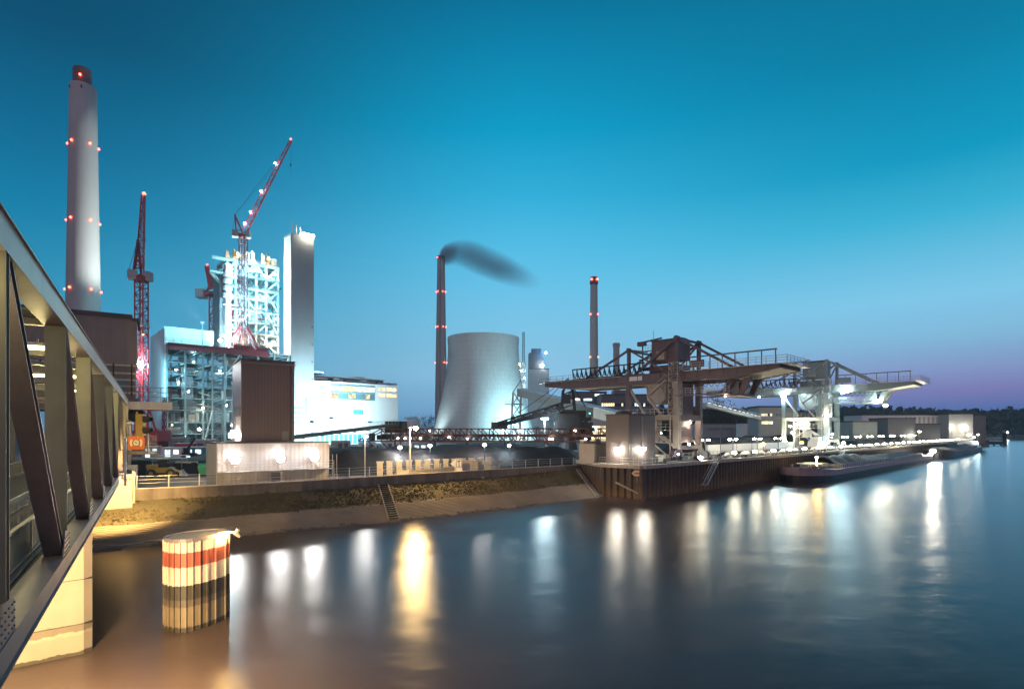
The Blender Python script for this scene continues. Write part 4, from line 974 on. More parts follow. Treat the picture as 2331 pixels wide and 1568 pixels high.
t, wd, h = block('pale_shed', 'long low pale shed with one lit doorway behind the coal heap', 1590, 1690, 965, 225, m_greyc, 9)
MB().bx(6.2,8.2,-.08,.02,2.1,3.4).build('window', m_win_w, t); b = MB(); b.bx(-.4,wd,-.6,0,h-1.6,h-1.2); b.build('canopy', m_greyc, t)
t, wd, h = block('box_container', 'large white box container on the coal yard', 1690, 1776, 964, 214, m_white, 6, cat='container')
MB().bx(wd,wd+6.5,.4,5,.0,h).build('end_wall', m_greyc, t)
def bxn(name, label, x0, x1, y0, Y, mat, **k): return block(name, label, x0, x1, y0, Y, mat, **k)
t, wd, h = block('long_hall', 'long low pale hall with a dark streaked end at the far right', 1962, 2160, 945, 330, m_white, 18)
b = MB(); 
for k in range(9): b.bx(25+2.6*k,26.2+2.6*k,-.1,.02,.5,h-1)
b.build('stained_panel', m_beige, t)
block('transfer_house', 'tall grey block at the far end of the quay, two warm lamps on it', 2160, 2215, 943, 322, m_greyc, 22)
block('dark_annex', 'dark narrow annex right of the far grey block', 2216, 2244, 946, 330, m_greyd, 16)
block('grey_bunker', 'pale grey box shed left of the darker far shed', 1941, 1997, 960.5, 235, m_pale, 10)
block('dark_bunker', 'darker grey box shed in the middle of the far quay', 2021, 2084, 953, 265, m_greyd, 14)
block('low_bunker', 'low dark shed right of the darker far shed', 2086, 2140, 966, 280, m_greyd, 12)
# turbine-side tank, far pipe bridge
t = thing('storage_tank', 'white round storage tank right of the glaring hall', 'tank', P(936,983,250)-Vector((0,0,6.8)))
MB().lathe((0,0,0), [(3.1,0),(3.1,11.8),(2.8,12.2)], 32).build('shell', m_white, t); b = MB(); b.rail([(3*math.cos(R(k*30)),3*math.sin(R(k*30)),12.2) for k in range(13)],1.1,2,.08,2); b.build('railing', m_galv, t)
b = MB(); b.bar((3.4,-.6,0),(3.4,-.6,12.6),.2); b.bar((4,-.6,0),(4,-.6,12.6),.2); b.build('ladder', m_galv, t)
# trees that can be told apart
def tree(label, x, ybase, Y, h, w_, seed, group=None):
    r_ = random.Random(seed); p = P(x,983,Y); p.z = 3.2; t = thing('tree', label, 'tree', p, 0, group)
    b = MB(); b.tube((0,0,0),(0,0,h*.45),h*.022,h*.014,8); tips = []
    for k in range(9):
        a = r_.uniform(0,6.28); q = Vector((math.cos(a)*w_*.42*r_.uniform(.4,1), math.sin(a)*w_*.42*r_.uniform(.4,1), h*r_.uniform(.6,1)))
        s_ = Vector((0,0,h*r_.uniform(.25,.45))); b.tube(s_, q, h*.009, h*.002, 5); tips.append((s_,q))
        for _ in range(3):
            e = q+Vector((r_.uniform(-1,1),r_.uniform(-1,1),r_.uniform(-.2,1)))*w_*.2; m_ = s_.lerp(q, r_.uniform(.5,.9)); b.tube(m_, e, h*.004, h*.001, 4); tips.append((m_,e))
    b.build('trunk', m_bark, t); b = MB()
    for _ in range(620):
        s_, q = r_.choice(tips); c = s_.lerp(q, r_.uniform(.35,1.05))+Vector((r_.gauss(0,1),r_.gauss(0,1),r_.gauss(0,1)))*w_*.055; sz = w_*r_.uniform(.008,.028)
        u = Vector((r_.gauss(0,1),r_.gauss(0,1),r_.gauss(0,1))).normalized()*sz; v_ = Vector((r_.gauss(0,.6),r_.gauss(0,.6),1)).normalized()*sz*2.2; b.add([c-u, c+u, c+v_], [(0,1,2)])
    b.build('crown', m_leaf, t); return t
for k, (x, Y, h_, w_) in enumerate(((918,480,14,12),(938,500,19,16),(956,490,17,14),(972,505,20,15),(986,480,16,12))):
    tree('dim bushy tree between the white tank and the slim chimney', x, 0, Y, h_, w_, 40+k, 'trees beyond the white tank')
for k, (x, Y, h_, w_) in enumerate(((1602,250,19,11),(1618,262,22,13),(1634,258,21,12),(1650,270,19,12))):
    tree('bare winter tree behind the sloping conveyor', x, 0, Y, h_, w_, 60+k, 'bare trees behind the sloping conveyor')
# ================================================================== YARD ON THE LEFT BANK
m_asph2 = m_asph
tlb = thing('pump_house', 'low pale corrugated building with three floodlights on its front', 'building', (-35.7,68.9,3.2), R(40.4))
b = MB(); b.bx(0,14,.05,5.4,1.9,5.35); b.build('upper_wall', m_whitev, tlb)
b = MB(); b.bx(.12,13.9,.28,5.3,0,1.9); b.build('lower_wall', m_whitev, tlb)
b = MB(); b.bx(-.1,14.1,-.02,5.5,5.35,5.5); b.bx(2,9,2,4.6,5.5,5.62); b.build('roof', m_roof, tlb)
b = MB(); b.bx(-.06,-.0,.1,5.3,0,5.3); b.build('side_wall', m_greyc, tlb)
b = MB(); b.bx(-.3,14.2,-1.1,.05,1.82,1.9); b.build('walkway', m_steel, tlb)
b = MB(); b.rail([(-.3,-1.05,1.9),(14.2,-1.05,1.9)],1.05,2.3,.06,3); 
for x in (-.3,4.6,9.4,14.2): b.bar((x,-1.05,0),(x,-1.05,1.9),.1)
b.build('walkway_railing', m_galv, tlb)
b = MB(); b.bx(6.4,7.5,.2,.3,0,1.55); b.build('door', m_greyd, tlb)
b = MB()
for x in (13.0,13.9,14.5): b.bar((x,-1.3,0),(x,-1.3,3.8),.06)
b.rail([(0,-1.6,0),(14.5,-1.6,0)],1.1,1.4,.05,3); b.build('front_fence', m_galv, tlb)
for x in (1.75,7.15,11.55):
    b = MB(); b.bar((x,.05,3.6),(x,-.75,3.55),.09); b.bx(x-.36,x+.36,-.95,-.6,3.25,3.75); h = b.build('floodlight', m_steel, tlb)
    b = MB(); b.tube((x,-1.0,3.48),(x,-.955,3.46),.5,n=16); b.build('flood_lens', e_flood, h); b = MB(); b.tube((x,-.95,3.46),(x,-.6,3.46),.54,.3,16); b.build('reflector', m_steel, h)
    light(h, (x,-1.2,3.3), 100, (1,.95,.92), .35)
t = thing('conveyor_tower', 'windowless brown corrugated tower behind the floodlit low building', 'tower', (-36.9,77.6,3.2), R(33))
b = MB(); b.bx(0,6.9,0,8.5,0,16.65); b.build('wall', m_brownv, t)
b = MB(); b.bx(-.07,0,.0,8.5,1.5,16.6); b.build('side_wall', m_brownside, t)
b = MB(); b.bx(-.1,7,-.08,8.6,16.65,16.85); b.build('roof', m_roof, t)
b = MB(); b.bx(-1.0,-.07,3.2,3.9,6.6,7.1); h = b.build('wall_lamp_bracket', m_steel, t); MB().bx(-1.05,-.2,2.7,4.4,6.0,6.6).build('wall_lamp', e_warm, h); light(h, (-1.9,3.0,6), 350, WARM, .3)
MB().bx(-.14,-.07,.4,6,9.0,10.4).build('louvre', m_greyd, t)
b = MB(); b.bx(-.12,7.02,-.22,-.09,16.2,16.42); b.build('gutter', m_greyd, t)
MB().tube((6.6,-.15,.2),(6.6,-.15,16.2),.07,n=6).build('downpipe', m_greyd, t)
MB().bx(5.2,6.1,-.05,.02,4.9,6.9).build('door', m_greyd, t)
# coal heaps
def heap(label, pts, z0, h, wd, seed):
    rs = resample([(*p,0) for p in pts], 70); c0 = rs[35]; b = MB(); K = 14; vs = []
    for i, p in enumerate(rs):
        d = (rs[min(i+1,70)]-rs[max(i-1,0)]).normalized(); n = Vector((-d.y,d.x,0)); e = min(1, i/5, (70-i)/5)
        for k in range(K+1):
            f = k/K*2-1; z = h*max(0,min(1,(1-abs(f))*1.7))*(.82+.3*mn.noise(Vector((i*.16,f,seed))))*e+.12*mn.noise(Vector((i*.7,k*.8,seed)))
            vs.append(p+n*(f*wd/2)+Vector((0,0,z0+max(z,-.1)))-Vector((c0.x,c0.y,0)))
    b.add(vs, [(i*(K+1)+k,(i+1)*(K+1)+k,(i+1)*(K+1)+k+1,i*(K+1)+k+1) for i in range(70) for k in range(K)])
    o = b.build('coal_heap', m_coal, smooth=True); o.location = (c0.x,c0.y,0); tag(o, label, 'coal heap', 'coal heaps in the yard'); return o
heap('long black coal heap behind the row of grey cabinets', [(-34,96),(-20,108),(-5,118),(13,128)], 3.1, 4.7, 24, 3)
heap('low black coal heap at the left, beyond the yellow loader', [(-78,92),(-60,96),(-42,102)], 3.1, 2.9, 16, 8)
heap('black coal heap behind the white retaining wall, left of the pale unloader', [(40,142),(60,160),(84,184),(104,205)], 3.1, 6.2, 20, 14)
heap('far black coal heap between pale unloader and grey sheds', [(118,205),(140,228),(170,258),(205,292)], 3.1, 4.4, 16, 19)
# white retaining wall
t = thing('retaining_wall', 'white concrete retaining wall in front of the coal heap on the quay', 'wall', (44,128,3.2), R(45))
MB().bx(0,54,0,.5,0,3.9).build('wall_panel', m_white, t); b = MB()
for k in range(4): b.bx(15+9*k,15.6+9*k,-.03,0,0,3.9)
b.build('stained_joint', m_beige, t)
# conveyor bridge across the yard
ya, yb = P(868,985,150), P(1392,985,133); tcv = thing('yard_conveyor', 'long rust brown truss conveyor bridge in front of the cooling tower', 'conveyor', (ya.x,ya.y,7.6), math.atan2(yb.y-ya.y, yb.x-ya.x))
Lc = math.hypot(yb.x-ya.x, yb.y-ya.y)
for y in (0, 3): 
    b = MB(); b.bar((0,y,3.2),(Lc,y,3.2),.28); b.bar((0,y,.1),(Lc,y,.1),.32); b.bar((0,y,1.7),(Lc,y,1.7),.16); n = 20
    for k in range(n+1): b.bar((Lc*k/n,y,0),(Lc*k/n,y,3.2),.2)
    for k in range(n): b.bar((Lc*k/n,y,3.2),(Lc*(k+1)/n,y,.1),.2)
    b.build('side_truss', m_rust, tcv)
b = MB(); b.bx(0,Lc,.3,2.7,1.2,1.9); b.bx(0,Lc,.4,2.6,2.2,2.3); b.build('belt', m_rust, tcv)
b = MB()
for k in range(6): 
    for y in (0,3): b.bar((4+Lc*k/6,y,0),(4+Lc*k/6,y,-4.6),.3)
b.build('leg', m_rust, tcv)
b = MB(); b.bx(-7,3,.2,2.8,-.1,.15); b.bx(1,6,0,3,2.2,5.2); b.bx(-1.5,3.5,.3,2.7,.4,1.6); b.build('drive_house', m_dark, tcv)
b = MB(); b.bar((-7,0,.1),(0,0,3.2),.22); b.bar((-7,3,.1),(0,3,3.2),.22); b.rail([(-7,0,.1),(-2,0,.1)],1.1,1,.06,2); b.bar((-4,0,.1),(1,0,-4.4),.25); b.bar((-2,3,.1),(3,3,-4.4),.25); b.build('head_frame', m_rust, tcv)
b = MB(); b.rail([(0,-.2,3.3),(6,-.2,3.3)],1.1,1.1,.07,2); b.bx(-3.6,-2.9,0,1.8,.1,2.1); b.build('head_railing', m_rust, tcv)
rng = random.Random(5)
for k in range(16):
    x = rng.uniform(4,Lc-2); z = rng.choice((.6,.9,2.6)); MB().bx(x,x+.35,-.25,-.18,z,z+.25).build('conveyor_lamp', rng.choice((e_warm,e_cool,m_win_c)), tcv)
# sloping belt from the brown tower to the conveyor head
p, q = P(660,993,100), P(905,966,148); t = thing('inclined_conveyor', 'thin dark conveyor with a railing rising from the brown tower to the truss bridge', 'conveyor', p)
d = q-p; b = MB(); b.bar((0,0,-.2),d,1.2,.7); b.build('belt', m_dark, t)
b = MB(); s_ = Vector((.35,-.5,.2)); b.rail([s_, d+s_],1.0,2.1,.08,1); b.build('railing', m_galv, t); b = MB()
for k in range(7): c = d*((k+.6)/7.2)+Vector((0,-.3,-.5)); b.bar(c-Vector((.5,0,0)), c+Vector((.5,0,-.15)), .2)
b.build('idler_hanger', m_dark, t)
# gallery on its steel tower
p, q = P(1186,893,215), P(1452,962,128); t = thing('belt_gallery', 'pale enclosed belt gallery sloping down to the near unloader', 'conveyor', p); d = q-p
b = MB(); b.bar((0,0,0),d,3.2,2.7); b.build('gallery_wall', m_beige, t); b = MB(); b.bar((0,0,1.4),d+Vector((0,0,1.4)),3.5,.16); b.build('roof', m_white, t)
b = MB(); z_ = 3.2-p.z
for x in (-3,0): 
    for y in (-1.8,1.8): b.bar((x,y,0),(x*1.2-.6,y*1.3,z_),.7)
for k in range(5): 
    f, f2 = z_*k/5, z_*(k+1)/5; b.bar((-3,-1.9,f),(0,-1.9,f2),.42); b.bar((0,-1.9,f),(-3,-1.9,f2),.42); b.bar((-3.4,-1.9,f2),(.2,-1.9,f2),.3)
b.bar((-3,-1.8,0),(0,-1.8,4.5),.4); b.build('support_tower', m_teal, t)
b = MB(); b.bx(-6,1,-2.2,2.2,-4.6,-4.4); b.rail([(-6,-2.2,-4.4),(1,-2.2,-4.4)],1.2,1.2,.1,2); b.build('platform', m_teal, t)
p, q = P(1602,921,150), P(1728,953,190); t = thing('lit_conveyor', 'thin sloping conveyor with a lit rail right of the near unloader', 'conveyor', p); d = q-p
MB().bar((0,0,0),d,1.4,.9).build('belt', m_greyc, t); b = MB(); b.rail([(0,-.8,.4),d+Vector((0,-.8,.4))],1,2,.1,1); b.build('railing', m_galv, t)
b = MB()
for k in range(12): c = d*((k+.5)/12)+Vector((0,-.85,.7)); b.bar(c, c+d*.05, .14)
b.build('rail_lamp', m_win_c, t)
# reclaimer
p = P(1293,972,150); t = thing('reclaimer', 'dark stacker reclaimer with mast and long sloping boom', 'machine', p)
b = MB(); b.lathe((0,0,-6), [(2.6,0),(2.2,2),(2.2,3.5),(3,4.4),(3,5.2)],16); b.box((0,0,1.0),(6.2,3.6,5.0)); b.bx(-4,-1.5,-1.6,1.6,-3,1.5); b.bx(2,6,-1.5,1.5,-3.4,-.4); b.box((-1,0,-.9),(8,3,1.2)); b.build('slew_body', m_dark, t)
b = MB()
for sx in (-1,1): b.bar((sx*2.0,-.8,1),(sx*1.3,0,9.6),.7); b.bar((sx*2.0,.8,1),(sx*1.3,0,9.6),.7); b.bar((sx*1.3,0,9.4),(0,0,12.0),.6)
b.bx(-1.7,.6,-.9,.9,6.2,8.6); b.bx(-1.2,1.6,-1,1,3,4.6)
for k in range(4): b.bar((-1.7,-.8,3+1.8*k),(1.7,-.8,4.4+1.8*k),.3)
b.bx(-.6,.6,-.6,.6,11.6,12.4); b.build('mast', m_dark, t)
bt = P(1128,973,158)-p; b = MB(); b.lattice((-1.2,0,5.4), bt+Vector((0,0,.6)), 2.0,1.1,12,.3,.2); b.bar((-1.2,0,5.2), bt+Vector((0,0,.3)), 1.3,.8); b.build('boom', m_dark, t)
b = MB(); b.bx(bt.x-1.2,bt.x+3.4,bt.y-1,bt.y+1,bt.z-.2,bt.z+1.5); b.rail([bt+Vector((-1,-1,1.5)),bt+Vector((3,-1,1.5))],1.1,1,.07,2); b.build('boom_head', m_dark, t)
b = MB(); b.bar((0,0,12.8), bt*.55+Vector((0,0,2)), .14); b.bar((0,0,12.8), bt*.9+Vector((0,0,1)), .12); b.bar((0,0,12.8),(5.3,0,4.2),.2); b.build('stay', m_dark, t)
b = MB(); b.bx(1.5,6,-1.3,1.3,1.6,4.4); b.build('counterweight', m_dark, t); b = MB(); b.bx(4.6,6.8,-2.6,-.7,2.6,5.0); c = b.build('cab', m_greyd, t); MB().bx(5.2,5.5,-2.66,-2.6,3.4,3.7).build('cab_lamp', e_grn, c)
b = MB()
for k in range(9): a = R(40*k); b.box((4.2+2.2*math.cos(a),-1.2,-.6+2.2*math.sin(a)),(1.0,.9,1.0))
b.tube((4.2,-.9,-.6),(4.2,-1.5,-.6),2.1,n=20); b.build('bucket_wheel', m_dark, t)
# lamp posts ------------------------------------------------------------
def post(label, base, h, arm, mat, col, pw, r=.4, group=None, name='lamp_post', pm_=None, pr_=.1, up=0):
    t = thing(name, label, 'lamp', base, 0, group); b = MB(); b.tube((0,0,0),(0,0,h),pr_,pr_*.7,8); a = Vector(arm); b.bar((0,0,h-.05),(a.x,a.y,h+up),.09); b.build('pole', pm_ or m_galv, t)
    b = MB(); b.lathe((a.x,a.y,h-.12+up), [(r*.8,.1),(r*1.15,.2),(r*.9,.34),(r*.2,.42)],12); b.build('lamp_head', m_steel, t)
    b = MB(); b.lathe((a.x,a.y,h-.42+up), [(r*.15,0),(r*.75,.12),(r,.3),(r*.7,.42)],12); b.build('bulb', mat, t); light(t, (a.x,a.y-.0,h-.75+up), pw, col, r*.8); return t
def at(x, ytop, Y, zb=3.2):
    p = P(x,983,Y); p.z = zb; return p, zf_(ytop, Y)-zb
p, h = at(933,972,79.5); t = post('yellow sodium street lamp with a side arm beside the grey cabinets', p, h, (.85,-.3,0), e_sod, SOD, 10000, .34, pr_=.15)
p, h = at(830.5,991,86); post('slim street lamp with a white double head left of the cabinets', p, h, (.12,0,0), e_flood, WHITE, 350, .34)
for x, y, Y in ((911,1016,99),(979,1012,102),(1103,1010,107)): 
    p, h = at(x,y,Y); post('white yard floodlight in front of the long coal heap', p, h, (0,-.3,0), e_flood, WHITE, 170, .34, 'floodlights along the long coal heap', pm_=m_dark, pr_=.06)
p, h = at(1159,1012,112); post('small pale yard lamp at the right end of the long coal heap', p, h, (0,-.3,0), e_cool, COOL, 150, .28, pm_=m_dark, pr_=.06)
p, h = at(1240,952,146); post('dazzling cool floodlight mast in front of the reclaimer', p, h, (0,-.4,0), e_cool, (.7,.95,1.), 6000, 1.0, pr_=.2)
for x, y, Y in ((1318,962,160),(1355,973,150),(1384,972,150)): 
    p, h = at(x,y,Y); post('small yard lamp near the lit workshop hall', p, h, (0,-.3,0), e_warm, WARM, 250, .3, 'small lamps near the workshop')
# cabinets ---------------------------------------------------------------
c0 = None
def cabinet():
    t = thing('cabinet', 'grey switch cabinet', 'cabinet'); b = MB(); b.bx(-.45,.45,-.3,.3,.06,2.05); b.build('body', m_cab, t)
    b = MB(); b.bx(-.47,-.02,-.325,-.303,.15,1.95); d = b.build('door', m_cab, t); MB().bx(-.12,-.07,-.345,-.326,.95,1.15).build('handle', m_dark, d)
    b = MB(); b.bx(.02,.47,-.325,-.303,.15,1.95); d = b.build('door', m_cab, t); MB().bx(.07,.12,-.345,-.326,.95,1.15).build('handle', m_dark, d)
    b = MB(); b.bx(-.56,.56,-.4,.5,2.05,2.27); b.build('hood', m_galv, t); b = MB(); b.bx(.5,.72,-.1,.25,.7,1.05); b.build('side_unit', m_steel, t); b = MB(); b.bx(-.5,.5,-.3,.44,-.1,.06); b.build('plinth', m_conc, t); return t
cb0 = cabinet(); xs = (865,887,909,931,952,973,994,1015,1034,1054,1073,1093,1112); N_ = len(xs)
for i, x in enumerate(xs):
    Y = 86.8+13*(i/(N_-1))**.9; o = cb0 if i == 0 else copy_tree(cb0); p = P(x,983,Y); o.location = (p.x,p.y,3.25); o.rotation_euler = (0,0,R(6)); o.scale = (.9,.9,1)
    o['group'] = 'row of grey switch cabinets'; o['label'] = ('grey switch cabinet at the dim left end of the cabinet row' if i == 0 else 'grey switch cabinet at the right end of the cabinet row' if i == N_-1 else 'sodium lit grey cabinet within the row beside the flood wall')
a, c = P(932,1078,86), P(1036,1078,96); t = thing('low_block_wall', 'low tan block wall in front of the cabinets', 'wall', (a.x,a.y,3.2)); d = Vector((c.x-a.x,c.y-a.y,0)); MB().bar((0,0,.45),d+Vector((0,0,.45)),.3,.9).build('wall_panel', m_conc, t); MB().bar((0,0,.93),d+Vector((0,0,.93)),.4,.08).build('coping', m_conc, t)
a = P(905,1080,86); t = thing('meter_box', 'small pale box at the left end of the low block wall', 'box', (a.x+.6,a.y-.8,3.2)); MB().bx(-.2,1.3,-.3,.4,0,1.0).build('body', m_cab, t); MB().bx(-.25,1.35,-.35,.45,1.0,1.08).build('lid', m_conc, t)
a = P(1050,983,96); t = thing('concrete_kiosk', 'squat pale concrete kiosk behind the arrow sign', 'kiosk', (a.x,a.y,3.2), R(14)); MB().bx(0,2.9,0,1.8,0,1.85).build('wall', m_conc, t); MB().bx(-.1,3.0,-.1,1.9,1.85,2.0).build('roof', m_conc, t)
a = P(1038,983,93); t = thing('arrow_sign', 'white board with a dark T mark and a white arrow head pointing left', 'sign', (a.x,a.y,3.2)); 
b = MB(); b.bx(-.1,1.0,0,.06,.05,2.5); b.build('board', m_white, t); b = MB(); b.slab([(-.1,0,1.0),(-.1,0,2.3),(-.95,0,1.6)],(0,.06,0)); b.build('arrow_head', m_white, t)
b = MB(); b.bx(.05,.95,-.02,0,1.05,2.4); fr = b.build('sign_border', m_rust, t); b = MB(); b.bx(.12,.88,-.035,-.02,1.12,2.33); b.build('sign_face', m_white, t)
b = MB(); b.bx(.45,.56,-.05,-.035,1.2,2.15); b.bx(.28,.74,-.05,-.035,2.0,2.18); b.bx(.24,.32,-.05,-.035,1.85,2.05); b.bx(.42,.62,-.05,-.035,1.15,1.24); b.build('sign_mark', m_dark, t)
# left yard objects -------------------------------------------------------
p = G(372,1086,3.2); t = thing('wheel_loader', 'yellow wheel loader parked in the dark left yard', 'loader', p, R(20))
b = MB(); b.prism([(-2,-.7),(1.4,-.7),(1.4,.7),(-2,.7)],.7,1.5); b.slab([(-2.2,-.6,1.5),(-.6,-.6,1.5),(-.6,-.6,2.0),(-2.1,-.6,1.9)],(0,1.2,0)); b.build('body', m_yel, t)
b = MB(); b.bx(-.55,.6,-.6,.6,1.5,2.7); c = b.build('cab', m_glass, t); MB().bx(-.62,.67,-.67,.67,2.7,2.82).build('cab_roof', m_yel, c)
for x in (-1.4,1.1):
    for y in (-.85,.85): b = MB(); b.tube((x,y-.2,.65),(x,y+.2,.65),.65,n=18); wh = b.build('wheel', m_dark, t); MB().tube((x,y-.22,.65),(x,y+.22,.65),.3,n=12).build('rim', m_yel, wh)
b = MB(); b.bar((1.0,-.4,1.3),(2.4,-.4,.7),.16,.25); b.bar((1.0,.4,1.3),(2.4,.4,.7),.16,.25); b.build('lift_arm', m_yel, t)
b = MB(); b.slab([(2.3,-1.1,.25),(3.2,-1.1,.15),(2.7,-1.1,.7),(2.5,-1.1,1.15),(2.3,-1.1,.9)],(0,2.2,0)); b.build('bucket', m_steel, t)
p = G(352,1082,3.2); t = thing('open_shelter', 'open shelter with two pale roof strips in the dark left yard', 'shelter', p+Vector((0,4,0)), R(8)); b = MB()
for x in (-2.2,2.2): 
    for y in (-1,1): b.bar((x,y,0),(x,y,2.6),.1)
b.build('frame', m_steel, t); b = MB(); b.bx(-2.6,2.7,-1.4,-.2,2.55,2.65); b.bx(-2.3,2.4,.2,1.4,2.9,3.0); b.build('roof', m_white, t)
p = G(463,1081,3.2); t = thing('waste_bin', 'green waste container beside the floodlit low building', 'bin', p, R(25)); MB().slab([(-.6,-.5,.15),(.6,-.5,.15),(.7,-.6,1.35),(-.7,-.6,1.35)],(0,1.1,0)).build('body', m_green, t); b = MB(); b.tube((-.75,.0,1.35),(.75,.0,1.35),.55,n=14); b.build('lid', m_green, t); b = MB()
for x in (-.5,.5): b.tube((x-.05,0,.12),(x+.05,0,.12),.12,n=10)
b.build('wheel', m_dark, t)
t = thing('kerb_wall', 'low pale kerb wall behind the green container', 'wall', G(478,1078,3.2)+Vector((1,3,0)), R(20)); b = MB(); b.prism([(-6,0),(2,0),(2,.4),(-6,.4)],0,.9); b.build('wall_panel', m_conc, t); MB().bx(-6,2,-.05,.45,.9,.97).build('coping', m_conc, t)
p = G(420,1078,3.2); t = thing('parked_van', 'pale van standing low in the dark left yard', 'van', p+Vector((0,2,0)), R(15)); b = MB(); b.slab([(-2.2,-.8,.4),(2.1,-.8,.4),(2.2,-.8,1.0),(1.5,-.8,1.15),(1.0,-.8,1.95),(-2.2,-.8,1.95)],(0,1.6,0)); b.build('body', m_greyc, t)
b = MB(); b.slab([(.98,-.82,1.2),(1.4,-.82,1.2),(1.0,-.82,1.8),(.2,-.82,1.8),(.2,-.82,1.2)],(0,1.64,0)); b.build('window', m_glass, t)
for x in (-1.4,1.3): 
    for y in (-.72,.72): MB().tube((x,y-.1,.35),(x,y+.1,.35),.35,n=14).build('wheel', m_dark, t)
rng = random.Random(31)
mats_c = [m_white, m_red, m_bluep, m_greyc, m_pale, m_beige, m_reddk, m_white]
words = ['white','dark red','blue','grey','pale green','beige','maroon','bright white']
used = {}
def site_box(x, Y, w_, h_, dpt, mi, lab):
    p = P(x,983,Y); p.z = 3.2; t = thing('site_container', lab, 'container', p, R(rng.uniform(-8,40)), 'site containers in the works yard'); b = MB(); b.bx(-w_/2,w_/2,-dpt/2,dpt/2,0,h_); b.build('body', mats_c[mi], t)
    b = MB(); b.bx(-w_*.3,-w_*.05,-dpt/2-.05,-dpt/2,.2,h_*.8); b.bx(w_*.1,w_*.35,-dpt/2-.05,-dpt/2,h_*.4,h_*.8); b.build('door_panel', m_win_c if rng.random() < .3 else m_greyd, t); MB().bx(-w_/2-.1,w_/2+.1,-dpt/2-.1,dpt/2+.1,h_,h_+.12).build('roof', m_white, t)
for k, (x, Y, w_, h_) in enumerate(((398,150,6,2.7),(424,158,5,3.6),(446,150,6,2.8),(470,160,6,4.6),(412,172,4,5),(345,150,4,3),(365,175,5,4))):
    site_box(x, Y, w_, h_, 2.6, k % 8, words[k % 8]+' site container beyond the dark heap, in front of the boiler house')
for k in range(18):
    x = 700+rng.uniform(0,160)+ (0 if k < 12 else 170); Y = rng.uniform(170,210); mi = rng.randrange(8)
    site_box(x, Y, rng.uniform(2.5,5.5), rng.uniform(1.8,3.8), 2.4, mi, words[mi]+' site container in the glare before the white hall' if k < 12 else words[mi]+' site container under the truss conveyor')
p = P(432,983,148); p.z = 3.2; t = thing('telehandler', 'small dark telehandler among the site containers', 'loader', p); b = MB(); b.bx(-1.7,1.7,-.8,.8,.6,1.4); b.bx(-1.2,0,-.7,.2,1.4,2.5); b.build('body', m_dark, t); b = MB(); b.bar((-1.4,.4,1.6),(1.2,.4,5.2),.4); b.build('boom', m_dark, t)
for x in (-1.2,1.2): 
    for y in (-.9,.9): MB().tube((x,y-.15,.5),(x,y+.15,.5),.5,n=12).build('wheel', m_dark, t)
